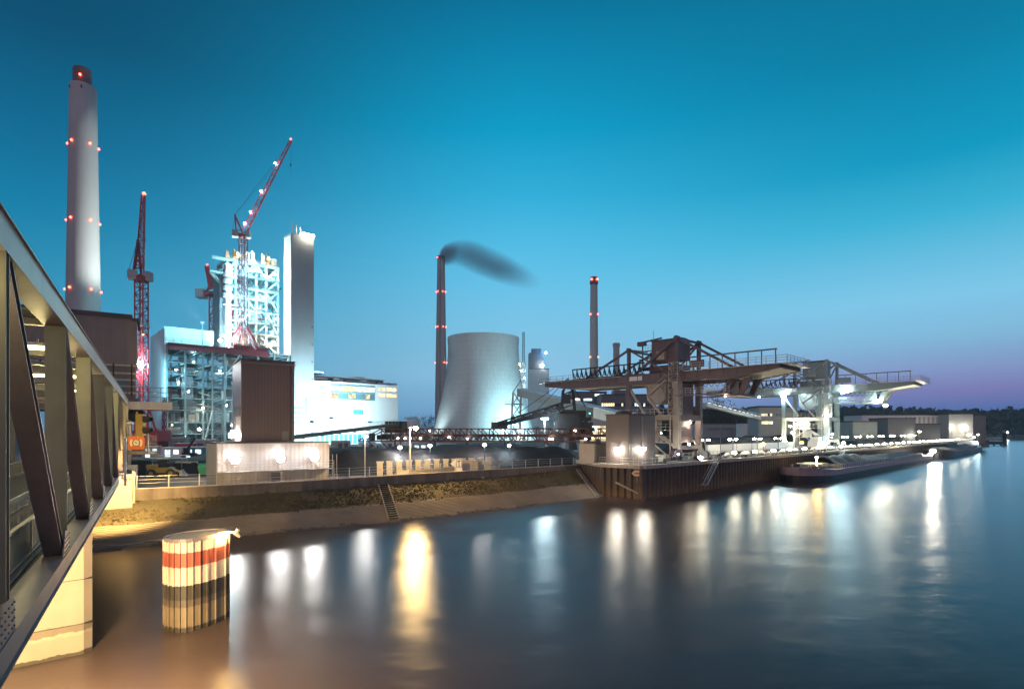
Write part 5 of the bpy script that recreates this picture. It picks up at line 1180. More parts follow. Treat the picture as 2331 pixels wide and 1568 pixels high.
# ================================================================== SHIP UNLOADERS
ZQ = 4.87
def unloader(label, loc, k, m1, m2, m3, lamps):
    """local x towards the river, y along the quay, z from the quay deck"""
    t = thing('ship_unloader', label, 'crane', loc, R(-45)); t.scale = (k,k,k)
    FR[t.name] = FR[t.name] @ Matrix.Scale(k, 4)
    GX, GY = 5.1, 4.2; xl, xr = -26.4, 23.2
    for y in (-GY, GY):
        b = MB(); prof = [(xl,0,15.0),(xl+6,0,14.3),(xr-6.5,0,14.3),(xr,0,15.3),(xr,0,16),(xl,0,16)]
        b.slab([(x,y-.55,z) for x,_,z in prof], (0,1.1,0)); b.bar((xl,y,16.03),(xr,y,16.03),1.5,.07); b.bar((xl+6,y-.0,14.27),(xr-6.5,y,14.27),1.3,.06)
        for i in range(20): b.bx(xl+2+2.4*i-.06,xl+2+2.4*i+.06,y-.66,y+.66,14.95,15.9)
        b.build('girder', m1, t)
    b = MB(); b.slab([(xl+.1,-GY+.56,14.95),(xl+6,-GY+.56,14.5),(xl+6,-GY+.56,14.62),(xl+.1,-GY+.56,15.1)],(0,2*GY-1.12,0)); b.bx(xl+6,-1.5,-GY+.56,GY-.56,14.5,14.62)
    b.slab([(xr-9,-GY+.56,14.5),(xr-6.5,-GY+.56,14.4),(xr-.05,-GY+.56,15.35),(xr-.05,-GY+.56,15.5),(xr-9,-GY+.56,14.62)],(0,2*GY-1.12,0)); b.build('boom_underside', m2, t)
    b = MB(); b.bx(xr-.3,xr,-GY,GY,15.3,16); b.bx(xl,xl+.3,-GY,GY,15,16); b.bx(-6,-5.2,-GY,GY,15,16); b.bx(5.2,6,-GY,GY,15,16); b.build('end_tie', m1, t)
    b = MB(); b.bx(7,xr+1.4,-GY-1.3,-GY-.56,15.9,16.0); b.bx(xr+.005,xr+1.4,-GY-.55,GY+1.2,15.9,16.0); b.build('walkway', m3, t); b = MB(); b.bx(xl-1.2,-6,-GY-1.2,-GY-.56,15.8,15.9); b.build('walkway', m3, t)
    b = MB(); b.rail([(7,-GY-1.3,16),(xr+1.4,-GY-1.3,16),(xr+1.4,GY+1.2,16),(8,GY+1.2,16)],1.2,1.5,.07,3); b.build('railing', m3, t); b = MB(); b.rail([(xl-1.2,-GY-1.2,15.9),(xl+9,-GY-1.2,15.9)],1.1,1.5,.07,2); b.rail([(xl-1.2,GY,15.9),(xl-1.2,-GY-1.2,15.9)],1.1,1.5,.07,2); b.build('railing', m3, t)
    for y in (-GY,):     # raised cable rail on the river side
        b = MB(); b.bar((7,y,18.4),(xr-.6,y,18.4),.22)
        for i in range(8): b.bar((7+2.2*i,y,16),(7+2.2*i,y,18.4),.14)
        b.build('cable_rail', m1, t)
    b = MB(); yf = -GY-.2; n = 15; x0, x1 = xl+7.5, -1.5   # festoon lattice on the land side
    b.bar((x0,yf,18.2),(x1,yf,18.2),.22); b.bar((x0,yf,16.2),(x1,yf,16.2),.12)
    for i in range(n): 
        a, c = x0+(x1-x0)*i/n, x0+(x1-x0)*(i+1)/n; b.bar((a,yf,18.2),(a+.25,yf,16.4),.18)
        b.path([(a+.25,yf,17.4),(a+.5,yf,16.6),((a+c)/2+.1,yf,16.3),(c-.2,yf,16.7),(c,yf,17.9)], .09, 5)
    b.build('festoon', m_dark, t)
    b = MB(); 
    for i in range(9): a = 8+1.1*i; b.path([(a,0,14.4),(a+.2,0,13.7),(a+.55,0,13.3),(a+.9,0,13.7),(a+1.1,0,14.4)], .05, 5)
    b.build('festoon', m_dark, t)
    # portal legs, beams
    for x in (-GX, GX):
        for y in (-GY, GY):
            b = MB(); r = .45 if x < 0 else .6
            if x > 0:
                b.slab([(x-r,y-.45,2.0),(x+r*.7,y-.45,2.0),(x+r,y-.45,7.4),(x-r,y-.45,7.4)],(0,.9,0)); b.bx(x-.5,x+.5,y-.5,y+.5,7.4,14.3)
                b.bx(x-.6,x+.6,y-.7,y+.7,13.2,14.3)
            else: b.bx(x-r,x+r,y-r,y+r,1.2,14.3)
            b.build('leg', m2 if (x > 0 and y < 0) else m1, t)
            b = MB(); b.slab([(x-.4,y-2.0,.7),(x-.4,y+2.0,.7),(x-.4,y+1.3,1.7),(x-.4,y+.5,2.2),(x-.4,y-.5,2.2),(x-.4,y-1.3,1.7)],(.8,0,0)); o = b.build('bogie', m1, t)
            for q in (-1.5,-.6,.6,1.5): MB().tube((x-.15,y+q,.38),(x+.15,y+q,.38),.36,n=14).build('wheel', m_dark, o)
    b = MB(); b.bx(GX-.45,GX+.45,-GY,GY,7.3,8.3); b.bx(-GX-.4,-GX+.4,-GY,GY,7.4,8.2); b.bx(GX-.4,GX+.4,-GY,GY,1.9,2.6); b.build('sill_beam', m1, t)
    b = MB(); b.bx(-GX,GX,-GY-.42,-GY+.42,7.35,8.25); b.build('cross_girder', m2, t)
    b = MB(); b.bx(-GX,GX,GY-.42,GY+.42,7.35,8.25); b.build('cross_girder', m1, t)
    b = MB(); b.bar((GX-.3,-GY+.2,2.4),(-1.5,-GY+.2,6.6),.55); b.bar((-GX,-GY,13.8),(-1.6,-GY,8.6),.4); b.bar((GX,GY,2.4),(0,GY,7.2),.45); b.build('diagonal', m2, t)
    # A frame and stays
    for y in (-GY, GY):
        b = MB(); b.bar((GX,y,16),(GX,y,22.3),.62); b.tube((GX,y-.5,22.2),(GX,y+.5,22.2),.42,n=10); b.build('mast_post', m1, t)
        b = MB(); b.bar((-GX,y,16),(-GX,y,21.0),.55); b.tube((-GX,y-.4,21),(-GX,y+.4,21),.36,n=10); b.build('mast_post', m1, t)
        b = MB(); b.bar((GX,y,22.2),(15.4,y,16.1),.42); b.build('stay', m1, t); b = MB(); b.bar((-GX,y,21),(-15.6,y,16.1),.36); b.build('stay', m1, t)
        b = MB(); b.bar((GX,y,22.2),(-3.8,y,16.1),.42); b.bar((-GX,y,21),(3.2,y,16.1),.3); b.bar((-GX,y,21),(-1,y,20.2),.24); b.build('frame_brace', m1, t)
    b = MB(); b.bar((GX,-GY,22.1),(GX,GY,22.1),.4); b.bar((-GX,-GY,20.8),(-GX,GY,20.8),.36); b.bar((GX,-GY,16.2),(GX,GY,22),.25); b.build('top_tie', m1, t)
    # machinery house with curved roof, crane jib on top
    b = MB(); b.bx(-1.0,3.9,-2.7,3.1,18.7,22.3); b.build('machine_house', m1, t)
    b = MB(); pr = [(-1.8,-3.4),(4.8,-3.4),(4.8,3.6),(-1.8,3.6)]
    b.slab([(-1.2,-2.9,22.3),(-1.2,3.3,22.3),(-1.2,2.6,22.6),(-1.2,1.2,22.85),(-1.2,-.8,22.85),(-1.2,-2.2,22.6)],(5.3,0,0)); b.build('house_roof', m_roof, t)
    b = MB(); b.bx(-1.8,4.4,-2.2,2.2,16.15,17.7); b.bx(-5,-1.8,-1.2,1.2,17.3,17.75); b.bx(-1.2,4.2,-2.6,-2.3,17.9,18.7); b.build('winch_trolley', m1, t)
    b = MB(); b.bx(.6,2.2,-3.7,-2.7,18.6,20.2); b.build('house_porch', m2, t)
    b = MB(); b.bar((.2,-1.0,23.1),(-3.6,-1.6,22.6),.22,.3); b.bx(-4.6,-3.0,-2.1,-1.2,21.9,22.7); b.bar((-3.6,-1.7,21.9),(-3.6,-1.7,17.7),.2); b.bar((-4.4,-1.7,19.2),(-1,-1.7,19.4),.2); b.build('service_jib', m1, t)
    b = MB(); b.rail([(-1.8,-2.2,17.7),(-5,-1.2,17.75)],1.1,.8,.06,2); b.build('winch_railing', m3, t); b = MB(); b.bar((-.8,-2.4,22.3),(-.8,-2.4,24.4),.07); b.build('aerial', m3, t); b = MB(); b.bx(-2.3,-1.0,-2.9,-2.0,20.6,20.7); b.rail([(-2.3,-2.9,20.7),(-1.0,-2.9,20.7)],1,.5,.05,2); b.build('house_railing', m3, t)
    b = MB(); b.bx(8,10.6,-GY-.9,-GY-.5,16.5,17.7); b.bx(8.6,8.8,-GY-.9,-GY-.6,16,16.5); b.build('cable_reel_box', m1, t)
    # hopper, chute house, platforms, stairs below the boom
    b = MB(); b.slab([(-1.8,-3.2,14.2),(2.4,-3.2,14.2),(2.2,-3.2,11.2),(1.0,-3.2,10.4),(-.8,-3.2,10.4),(-1.7,-3.2,11.2)],(0,3.2,0)); b.bar((-1.9,-3.3,14.1),(-1.2,-3.3,12),.16); b.bar((1,-3.3,14.1),(2.2,-3.3,11.8),.16); b.build('hopper', m2, t)
    b = MB(); b.bx(1.8,4.4,-1.5,3.4,8.3,14.2); b.bx(2,4.2,-1,3.2,3.2,7.3); b.build('chute_house', m1, t)
    b = MB(); b.bx(-GX,GX,-GY-1.6,-GY-.42,8.1,8.22); b.bx(-GX-1.6,-GX,-GY-1.6,GY,8.1,8.22); b.bx(-2.5,4.6,-GY-1.0,-1,5.4,5.5); b.bx(-2.5,4.6,-GY-1.0,-1,3.1,3.2); b.build('platform', m3, t)
    b = MB(); b.rail([(-GX-1.6,-GY-1.6,8.2),(GX,-GY-1.6,8.2)],1.15,.9,.06,2); b.rail([(-2.5,-GY-1,5.5),(4.4,-GY-1,5.5)],1.1,.9,.06,2); b.rail([(-2.5,-GY-1,3.2),(4.4,-GY-1,3.2)],1.1,.9,.06,2); b.rail([(GX,-GY-.6,11.8),(GX+10,-GY-.6,11.8)],1.1,1,.06,3); b.rail([(GX,GY,11.8),(GX+10,GY,11.8)],1.1,1,.06,2); b.build('platform_railing', m3, t)
    b = MB()
    for x in (-2.3,4.2):
        for y in (-GY-.8,-1.2): b.bar((x,y,0.4),(x,y,8.2),.22)
    b.bx(-1.5,.6,-3.4,-1.8,5.5,7.2); b.bx(-.9,.9,-3.2,-1.6,3.2,4.8); b.slab([(-1.6,-3.5,5.4),(.8,-3.5,5.4),(.2,-3.5,4.9),(-1,-3.5,4.9)],(0,1.6,0)); b.bar((-2.2,-4.6,3.2),(1.2,-4.6,5.4),.5,.12); b.bar((3.8,-4.6,.5),(.4,-4.6,3.1),.5,.12); b.bx(-2,3,-4.4,-2,.3,.9); b.build('feeder_frame', m2, t)
    b = MB()    # stairs
    for (p, q) in (((2.6,-GY-1.2,8.3),(-.2,-GY-1.2,11.8)),((-.2,-GY-1.0,11.8),(3.6,-GY-1.0,14.6))):
        p, q = Vector(p), Vector(q)
        for o in (-.35,.35): b.bar(p+Vector((0,o,0)), q+Vector((0,o,0)), .1,.22); b.bar(p+Vector((0,o,1)), q+Vector((0,o,1)), .06)
        for i in range(10): c = p.lerp(q, (i+.5)/10); b.bar(c-Vector((0,.35,0)), c+Vector((0,.35,0)), .22,.05)
    b.lattice((GX+.3,-GY-1.1,8.2),(GX+.3,-GY-1.1,17.6),1.7,1.7,9,.1,.07); b.build('stair', m2 if k < 1.05 else m3, t)
    b = MB(); b.bx(GX,GX+10,-GY-.6,-GY+.6,11.6,11.8); b.bx(GX,GX+10,GY-.6,GY+.2,11.6,11.8); b.build('gangway', m1, t)
    # hanging cab bracket
    b = MB()
    for y in (-2.4,2.0): b.slab([(GX+11.6,y-.3,14.3),(GX+12.8,y-.3,14.3),(GX+11.3,y-.3,11.4),(GX+10.4,y-.3,11.4)],(0,.6,0)); 
    b.bx(GX+7.4,GX+11.3,-2.7,2.3,11.3,11.6); b.build('cab_bracket', m1, t)
    b = MB(); b.lattice((GX+7.6,-2.4,11.6),(GX+9.8,-2.4,14.3),.8,.8,5,.1,.08); b.build('cab_ladder', m1, t)
    b = MB(); b.bx(GX+8,GX+10.2,-1.6,1.2,11.6,13.9); c_ = b.build('operator_cab', m_greyc, t); MB().bx(GX+10.2,GX+10.26,-1.4,1.0,12.3,13.6).build('window', m_glass, c_)
    b = MB(); b.bx(-4.6,-1.8,-GY-.62,-GY-.56,14.9,15.7); b.build('name_plate', m_white, t)
    for (p, mt, pw, col, r) in lamps:
        b = MB(); b.lathe(Vector(p)-Vector((0,0,r*.7)), [(r*.25,0),(r*.85,r*.35),(r*.85,r*.85),(r*.25,r*1.2)], 10); o = b.build('work_lamp', mt, t); light(o, Vector(p)-Vector((0,0,r+.3)), pw*(.11 if k > 1.05 else .9), col, r)
    return t
# near unloader: a few small lamps at its foot
unloader('near brown ship unloader, its pale lower platforms lit from below', (29.25,109.7,ZQ), 1.0, m_brown, m_beige, m_galv,
    [((-1,-6.0,.8),e_warm,900,WARM,.3),((6.5,-6.2,1.2),e_flood,0.1,WARM,.16),((4.6,4.0,3.0),e_warm,250,WARM,.2),((0,-1,4.9),e_warm,260,WARM,.16),((4.6,1.8,6.9),e_warm,200,WARM,.16),((4.6,1.2,2.9),e_warm,300,WARM,.24),((-2,-7,7),e_warm,0.1,WARM,.001),((13.5,-2.8,11.25),e_warm,40,WARM,.12)])
# pale unloader farther along the quay
s2 = 59.5; m_palew = M('pale_unloader_paint', (.42,.45,.44), .5, 0, .12, .5, streak=.1)
unloader('far pale unloader flooded with cool white lamps, small lit cabs', (29.25+s2,109.7+s2,ZQ), 1.14, m_pale, m_palew, m_galv,
    [((-5.1,-5.2,14.0),e_cool2,11000,COOL,.55),((-4.6,-5.2,14.0),e_cool2,10,COOL,.5),((9.0,-5.2,14.2),e_cool2,12000,COOL,.6),((10.0,-5.2,14.4),e_cool2,10,COOL,.5),((15.5,-3.2,11.9),e_cool2,3500,COOL,.5),((17.4,-3.2,10.8),e_warm,3500,WARM,.5),((5.6,-5.4,8.6),e_warm,2200,WARM,.45),((-1,-6.2,6.6),e_warm,2600,WARM,.5),((.6,-6.2,6.6),e_warm,100,WARM,.45),((-2.6,-5.6,4.4),e_warm,1800,WARM,.4),((-4.2,-6,2.2),e_warm,1800,WARM,.4),((-3,-6,6.0),e_warm,1300,WARM,.35),((4,-6,1.7),e_cool2,3200,COOL,.45),((9.3,-6,1.9),e_cool2,2600,COOL,.45),((6,-3,4),e_cool2,1300,COOL,.3),((-12,-3,14.0),e_cool2,300,COOL,.25),((0,-4.9,14.0),e_cool2,900,COOL,.25)])
# ================================================================== QUAY THINGS
t = thing('quay_kiosk', 'grey brown box house at the quay corner with two dazzling wall lamps', 'building', (17.7,86.2,ZQ), R(45))
b = MB(); b.bx(0,7.5,0,4.2,0,7.75); b.build('wall', M('kiosk_cladding', (.105,.088,.088), .6, 0, .06, .3, streak=.05, ribs=('X',.4,.012)), t)
b = MB(); b.bx(-.08,7.58,-.08,4.28,7.75,7.9); b.lathe((1.8,2.2,7.9), [(1.3,0),(1.2,.3),(.6,.5)], 16); b.build('roof', m_roof, t)
b = MB(); b.bar((3.6,-.04,2.5),(3.6,-.04,7.5),.06); b.build('conduit', m_galv, t); b = MB(); b.bx(5.9,6.9,-.05,.02,0,2.1); d_ = b.build('door', m_greyd, t); MB().bx(6.0,6.06,-.1,-.05,1,1.1).build('handle', m_galv, d_)
for (p, dv) in (((3.5,-.35,2.45),(0,-1)),((-.35,1.9,2.45),(-1,0))):
    b = MB(); p = Vector(p); b.box(p+Vector((0,0,.28)),(.5,.5,.12)); h = b.build('wall_lamp', m_steel, t); b = MB(); b.lathe(p-Vector((0,0,.16)), [(.1,0),(.36,.12),(.4,.26),(.2,.36)],12); b.build('lamp_lens', e_kiosk, h); light(h, p+Vector((dv[0]*.55,dv[1]*.55,-.2)), 420, WARM, .3)
t = thing('kiosk_annex', 'low tan shed against the left side of the box house on the quay', 'shed', (13.2,91.6,ZQ), R(45)); MB().bx(0,4,0,3,0,3.2).build('wall', m_conc, t); MB().bx(-.1,4.1,-.1,3.1,3.2,3.35).build('roof', m_roof, t)
t = thing('quay_railing', 'pale railing round the corner of the quay by the box house', 'railing', (14.2,89.6,ZQ)); b = MB(); b.rail([(13.0,99,ZQ),(14.35,89.75,ZQ),(18.9,84.9,ZQ)],1.15,.9,.07,3); b.rail([(19.4,84.9,ZQ),(23.5,89.0,ZQ)],1.1,.9,.06,2); b.build('rail', m_galv, t, world=True)
b = MB(); b.bx(12.8,14.4,89.9,92.2,ZQ,ZQ+.18); b.build('landing', m_conc, t, world=True)
p = P(1450,1077,84.2); t = thing('mooring_arrow', 'small red and white striped arrow board on the quay corner', 'sign', p, R(-8)); b = MB(); b.slab([(-.8,0,.0),(-.35,0,-.42),(.75,0,-.42),(.75,0,.42),(-.35,0,.42)],(0,.06,0)); b.build('board', m_cream, t); b = MB(); b.bx(-.4,.75,-.02,0,-.12,.14); b.build('stripe', m_orange, t)
b = MB(); b.bar((0,.08,-1.4),(0,.08,.9),.1); b.build('post', m_steel, t)
def gang(label, s, n=12):
    a = Vector((C0[0]+s, C0[1]+s, 0)); nrm = Vector((.707,-.707,0)); d = Vector((-.707,-.707,0)); t = thing('quay_ladder', label, 'ladder', a+nrm*.9); b = MB(); p0 = nrm*.3+Vector((0,0,5.0)); p1 = nrm*.3+d*4.4+Vector((0,0,1.2))
    for o in (0,.8): b.bar(p0+nrm*o, p1+nrm*o, .1,.25); b.bar(p0+nrm*o+Vector((0,0,.9)), p1+nrm*o+Vector((0,0,.9)), .06)
    b.build('stringer', m_galv, t); b = MB()
    for i in range(n): c = p0.lerp(p1,(i+.5)/n); b.bar(c, c+nrm*.8, .28,.06)
    b.bar(p1-d*.0, p1+d*1.0, .1); b.bar(p1+nrm*.4, p1+nrm*.4+d*1.1, .9,.08); b.build('tread', m_galv, t)
gang('steep steel ladder down the quay wall, below the near unloader', 14.9); gang('pale steel ladder down the quay wall, behind the loaded barge', 67)
t = thing('quay_pole', 'thin dark pole on the quay right of the near unloader', 'pole', P(1640,983,108)-Vector((0,0,5.13))); b = MB(); b.tube((0,0,0),(0,0,6.4),.09,.06,8); b.bx(-.12,.12,-.12,.12,6.4,6.6); b.build('pole', m_steel, t)
# lamp rows along the quay
def qpt(s, back): return Vector((C0[0]+s-.707*back, C0[1]+s+.707*back, ZQ))
def row_lamp(big):
    t = thing('quay_lamp', '', 'lamp', (0,0,0)); b = MB(); b.bar((0,0,0),(0,0,.92),.09); b.bx(-.4,.4,-.28,.28,1.42,1.48); b.build('post', m_dark, t)
    b = MB(); b.lathe((0,0,.9), [(.1,0),(.44,.12),(.44,.34),(.1,.46)], 12); b.build('bulb', e_warm2, t); light(t, (.25,-.35,1.05), 110, (1,.88,.62), .3); return t
ql = row_lamp(0); n = 0
for i in range(30):
    s = 24.0+6.95*i; o = ql if i == 0 else copy_tree(ql); o.location = qpt(s, 1.0); o['label'] = 'low warm lamp in the front row along the quay edge'; o['group'] = 'front lamp row on the quay'; o['category'] = 'lamp'
o = ql = None
t = thing('quay_lamp', 'warm dazzling lamp at the quay edge by the top of the steel ladder', 'lamp', qpt(13.8, .6)); b = MB(); b.bar((0,0,0),(0,0,.8),.1); b.bx(-.3,.3,-.3,.3,.95,1.02); b.build('post', m_steel, t); MB().lathe((0,0,.5), [(.1,0),(.42,.12),(.42,.32),(.1,.44)],12).build('bulb', e_warm, t); light(t, (.3,-.4,.6), 380, (1,.88,.65), .3)
def twin():
    t = thing('twin_lamp', '', 'lamp'); b = MB(); b.tube((0,0,0),(0,0,3.6),.09,.07,8); b.bar((-.9,0,3.66),(.9,0,3.66),.07); b.build('pole', m_dark, t)
    for x in (-.7,.7): MB().lathe((x,0,3.3), [(.1,0),(.34,.1),(.34,.24),(.1,.34)],10).build('bulb', e_warm2, t)
    light(t, (0,-.3,3.1), 220, (1,.92,.74), .4); return t
tw = twin()
for i, s in enumerate((27,36.5,46,55.5,86,97,108,119,131,144,158,173,190)):
    o = tw if i == 0 else copy_tree(tw); o.location = qpt(s, 9.0); o.rotation_euler = (0,0,0); o['label'] = 'twin headed lamp on a short mast in the back row on the quay'; o['group'] = 'back row of twin lamps on the quay'; o['category'] = 'lamp'
# low conveyor troughs between the lamps
t = thing('quay_conveyor', 'low dark belt conveyor running along the quay behind the front lamps', 'conveyor', qpt(22,2.6), R(45)); b = MB(); b.bx(0,300,-.5,.5,.55,.75); b.build('belt', m_dark, t)
b = MB()
for i in range(75): MB().bx(4*i,4*i+.15,-.6,.6,0,.55).build('stand', m_steel, t)
b = MB()
for i in range(42): b.slab([(7*i+.4,-.6,.75),(7*i+1.6,-.6,1.15),(7*i+3.4,-.6,1.3),(7*i+5.2,-.6,1.15),(7*i+6.4,-.6,.75)],(0,1.2,0))
b.build('hood', m_dark, t)
t = thing('quay_pipe', 'pale handrail pipe along the quay behind the near unloader', 'railing', qpt(16,6.5), R(45)); b = MB(); b.rail([(0,0,0),(60,0,0)],1.2,2,.08,2); b.build('rail', m_galv, t)
for x, y, Y, rr, pw in ((2168,971,321,.9,9000),(2198,971,321,.9,9000),(2206,990,318,.9,4000),(2226,989,320,.6,1500),(2218,995,316,.5,900),(2093,982,255,.55,900)):
    p = P(x,y,Y); t = thing('end_lamp', {2168:'left one of two bright lamps on the far grey block',2198:'right one of two bright lamps on the far grey block',2206:'low glaring lamp at the foot of the far grey block',2226:'small lamp on a post at the far end of the quay',2218:'smaller low lamp beside the lamp post at the quay end',2093:'single raised lamp above the back lamp row'}[x], 'lamp', (p.x,p.y,ZQ)); z = p.z-ZQ
    b = MB(); b.bar((0,.3,0),(0,.3,z),.2); b.bar((0,.3,z),(0,0,z),.15); b.build('pole', m_steel, t); MB().lathe((0,0,z-rr*.5), [(rr*.3,0),(rr,rr*.3),(rr,rr*.7),(rr*.3,rr)],12).build('bulb', e_end, t); light(t, (0,-1.0,z-.6), pw*.15, WARM, rr*.6)
for k, (s, lab) in enumerate(((39.5,'orange beacon streak lamp left of the far unloader foot'),(57,'orange beacon lamp beside the pale machine on the quay'))):
    p = qpt(s, 4); t = thing('beacon', lab, 'lamp', p); MB().bar((0,0,0),(0,0,2.1),.12).build('post', m_steel, t); MB().lathe((0,0,2.1), [(.3,0),(.42,.15),(.42,.5),(.2,.7)],12).build('bulb', e_or, t)
p = qpt(64, 3.5); t = thing('quay_loader', 'pale brightly lit loading machine on the quay, below the pale unloader', 'loader', p, R(45)); b = MB(); b.slab([(-4,-1.2,.8),(4,-1.2,.8),(3.4,-1.2,2.6),(-3,-1.2,2.8)],(0,2.4,0)); b.bx(-2,1,-1,1,2.8,3.8); b.build('body', m_white, t); b = MB(); b.bx(1.2,3.0,-1.1,1.1,2.6,4.2); b.build('cab', m_pale, t)
for x in (-2.6,2.6):
    for y in (-1.3,1.3): MB().tube((x,y-.25,.75),(x,y+.25,.75),.75,n=14).build('wheel', m_dark, t)
light(t, (0,-4,5.5), 900, COOL, .5)
# ================================================================== BARGES
def barge(label, x0, y0, Ln, beam, free, with_house, hold=True):
    t = thing('cargo_barge', label, 'barge', (x0,y0,0), R(45)); h = beam/2
    def outline(f, z, n=9):
        pts = []
        for i in range(n+1): 
            a = i/n; pts.append((11*f*(1-math.cos(a*math.pi/2)) + (1-f)*1.2, -h*math.sin(a*math.pi/2)**.8*f))
        pts += [(Ln-5,-h*f),(Ln,-h*.82*f),(Ln,h*.82*f),(Ln-5,h*f)] + [(x,-y) for x, y in reversed(pts)]
        return [Vector((x,y,z(x) if callable(z) else z)) for x, y in pts]
    sheer = lambda x: free+.9*max(0,1-x/16)**1.5
    lo, md, hi = outline(.94,-.6), outline(1,lambda x: free*.55+.35*max(0,1-x/16)), outline(1.0, sheer)
    n = len(lo); b = MB(); b.m = 0; b.add(lo+md, [(i,(i+1)%n,n+(i+1)%n,n+i) for i in range(n)]); b.build('lower_hull', m_hullb, t)
    b = MB(); b.add(md+hi, [(i,(i+1)%n,n+(i+1)%n,n+i) for i in range(n)]); b.build('upper_hull', m_hullp if not with_house else m_hullb, t)
    b = MB(); b.add([p-Vector((0,0,.1)) for p in hi], [tuple(range(n))]); b.build('deck', m_hold, t)
    b = MB()
    for i in range(n): b.bar(hi[i], hi[(i+1)%n], .16,.22)
    b.build('gunwale', m_hullp, t)
    b = MB(); x1, x2 = 17, Ln-16
    for y in (-h+.9,h-.9): b.bar((x1,y,free+.55),(x2,y,free+.55),.12,1.1)
    b.bar((x1,-h+.9,free+.55),(x1,h-.9,free+.55),.12,1.1); b.bar((x2,-h+.9,free+.55),(x2,h-.9,free+.55),.12,1.1)
    for i in range(int((x2-x1)/1.6)): b.bar((x1+1.6*i,-h+.78,free),(x1+1.6*i,-h+.78,free+1.05),.12)
    b.build('coaming', m_hold, t)
    if hold:
        b = MB(); NX, NY = 90, 12; vs = []
        for i in range(NX+1):
            for j in range(NY+1):
                x = x1+.2+(x2-x1-.4)*i/NX; y = (-h+1)+(2*h-2)*j/NY; e = math.sin(math.pi*j/NY)
                z = free+.35+e*(.9+1.5*abs(math.sin(x*.42))*(1 if x < 45 else .35)+.5*mn.noise(Vector((x*.3,y*.5,2)))); vs.append((x,y,z))
        b.add(vs, [(i*(NY+1)+j,(i+1)*(NY+1)+j,(i+1)*(NY+1)+j+1,i*(NY+1)+j+1) for i in range(NX) for j in range(NY)]); o = b.build('coal_load', M('wet_coal_load', (.07,.075,.08), .5, 0, .5, 1.2, .12, 4), t, smooth=True)
    b = MB()
    for (x,y) in ((5,-1.8),(5,1.8),(9,-3),(9,3)): MB().lathe((x,y,free+.5), [(.22,0),(.22,.5),(.34,.55),(.34,.7)],10).build('deck_bollard', m_steel, t)
    b.bx(6.6,8.2,-.8,.8,free+.4,free+1.3); b.build('windlass', m_steel, t); MB().bx(10,13,-1.6,1.6,free+.1,free+1.0).build('hatch', m_steel, t)
    b = MB(); b.bx(8.5,15,-2.2,2.2,free+1.3,free+1.42); b.bar((9,-2,free),(9,-2,free+1.3),.1); b.bar((14.5,-2,free),(14.5,-2,free+1.3),.1); b.build('hatch_roof', m_white, t)
    b = MB(); b.rail([(Ln-1,-h*.8,free),(Ln-14,-h+.2,free)],1,1.5,.05,2); b.build('railing', m_galv, t); b = MB(); b.rail([(3,-2.6,free+.7),(15,-h+.1,free+.1)],1,1.6,.05,2); b.build('railing', m_galv, t)
    if with_house:
        b = MB(); b.bx(Ln-14,Ln-4,-3.6,3.6,free,free+2.4); b.build('deckhouse', m_white, t); b = MB(); b.bx(Ln-13,Ln-8.5,-2.4,2.4,free+2.4,free+4.6); w = b.build('wheelhouse', m_white, t)
        b = MB(); b.bx(Ln-13.05,Ln-8.4,-2.45,2.45,free+3.2,free+4.2); b.build('window', m_glass, w); b = MB(); b.bar((Ln-11,0,free+4.6),(Ln-11,0,free+8),.12); b.build('mast', m_white, t)
    return t
tb1 = barge('long loaded coal barge moored at the quay with a mauve bow', 55.0,111.6,122,9.6,2.05,False)
b = MB(); b.lathe((10.5,-1.2,4.6), [(.08,0),(.24,.1),(.24,.26),(.08,.36)],10); b.bar((10.5,-1.2,2.6),(10.5,-1.2,4.6),.07); o = b.build('bow_lamp', e_sod, tb1); light(o,(10.5,-1.7,4.4),160,SOD,.2)
b = MB(); b.lathe((119,-4.6,2.9), [(.2,0),(.75,.3),(.75,.9),(.2,1.2)],12); b.bar((119,-4.4,2.2),(119,-4.4,3),.12); o = b.build('stern_lamp', E('dazzling_warm_lamp',(1,.9,.7),900), tb1); light(o,(119,-6.2,3.4),2500,(1,.88,.66),.7)
tb2 = barge('dark motor barge moored far down the quay behind the loaded one', 160.0,215.4,100,10,2.5,True)
for x, col, mt in ((93,COOL,e_cool),(86,COOL,e_cool)):
    o = MB().lathe((x,-2.9,4.9), [(.1,0),(.35,.15),(.1,.3)],8).build('deck_lamp', mt, tb2); light(o,(x,-4,4.6),300,col,.2)
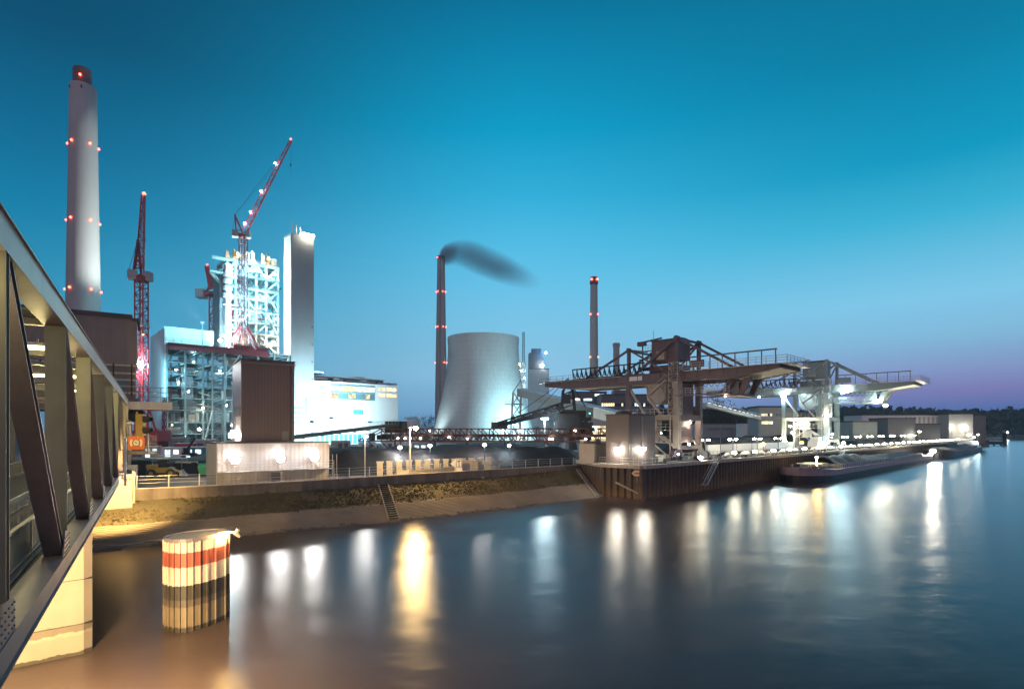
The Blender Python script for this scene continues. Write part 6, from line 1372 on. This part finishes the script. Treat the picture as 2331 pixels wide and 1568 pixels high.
# far mooring piles and lamps
for x, Y, r, lab in ((2287,420,.95,'single mooring pile standing in the water off the quay end'),):
    p = P(x,983,Y); t = thing('mooring_pile', lab, 'pile', (p.x,p.y,0)); b = MB(); b.lathe((0,0,-1), [(1.3,0),(1.3,10.2),(1.1,10.4)],16); b.build('shaft', m_hullb, t); b = MB(); b.lathe((0,0,9.4), [(1.35,0),(1.35,1.5),(.6,1.9)],16); b.build('cap', m_conc, t)
t = thing('quay_end_jetty', 'low dark jetty running from the quay end to the lone mooring pile', 'jetty', P(2250,983,412)-Vector((0,0,10))); b = MB(); b.bx(-3,11,-1,1,1.0,3.2); b.build('deck', m_hullb, t); b = MB()
for x in (-1,4,9): b.tube((x,0,-1),(x,0,1),.6,n=10)
b.build('pile', m_dark, t)
p = P(2293,984,745); t = thing('shore_lamp', 'lone lamp on the far bank at the right edge', 'lamp', (p.x,p.y,3.2)); MB().tube((0,0,0),(0,0,p.z-3.4),.15,n=8).build('pole', m_steel, t); MB().lathe((0,0,p.z-3.8), [(.2,0),(1.0,.4),(1.0,1),(.2,1.4)],10).build('bulb', e_cool, t)

# quay clutter: bollards and stacked gear
def bollard():
    t = thing('mooring_bollard', '', 'bollard'); b = MB(); b.lathe((0,0,0), [(.28,0),(.2,.12),(.18,.4),(.32,.5),(.3,.62),(.1,.66)], 12); b.build('head', m_dark, t); b = MB(); b.bx(-.45,.45,-.45,.45,0,.05); b.build('base_plate', m_steel, t); return t
b0 = bollard()
for i in range(14):
    o = b0 if i == 0 else copy_tree(b0); o.location = qpt(5.5+11*i, .75); o['label'] = 'dark iron mooring bollard on the pale edge of the quay'; o['group'] = 'bollards along the quay edge'; o['category'] = 'bollard'
for k, (s, bk, lab) in enumerate(((9.5,5.2,'grey tool chest on the quay beside the box house'),(19.0,3.4,'grey drum of cable at the foot of the near unloader'))):
    t = thing('tool_chest' if k == 0 else 'cable_drum', lab, 'chest' if k == 0 else 'drum', qpt(s, bk), R(45)); b = MB()
    if k == 0: b.bx(-.9,.9,-.45,.45,.05,.95); b.build('body', m_steel, t); MB().bx(-.95,.95,-.5,.5,.95,1.05).build('lid', m_greyc, t)
    else: b.tube((-.5,0,.85),(.5,0,.85),.55,n=18); b.build('cable', m_dark, t); b = MB(); b.tube((-.6,0,.85),(-.5,0,.85),.85,n=18); b.build('flange', m_greyc, t); b = MB(); b.tube((.5,0,.85),(.6,0,.85),.85,n=18); b.build('flange', m_greyc, t)
# ------------------------------------------------------------------ dusk haze
def haze(dens):
    m = bpy.data.materials.new('dusk_haze'); m.use_nodes = True; N = m.node_tree.nodes; N.clear()
    o = N.new('ShaderNodeOutputMaterial'); v = N.new('ShaderNodeVolumePrincipled'); m.node_tree.links.new(v.outputs[0], o.inputs['Volume'])
    v.inputs['Color'].default_value = (.7,.9,1,1); v.inputs['Density'].default_value = dens; v.inputs['Anisotropy'].default_value = .3
    b = MB(); b.bx(-330,1500,-8,1320,-3,205); o_ = b.build('haze', m); o_['kind'] = 'stuff'; o_['label'] = 'thin blue dusk haze over the works'
haze(.00016)
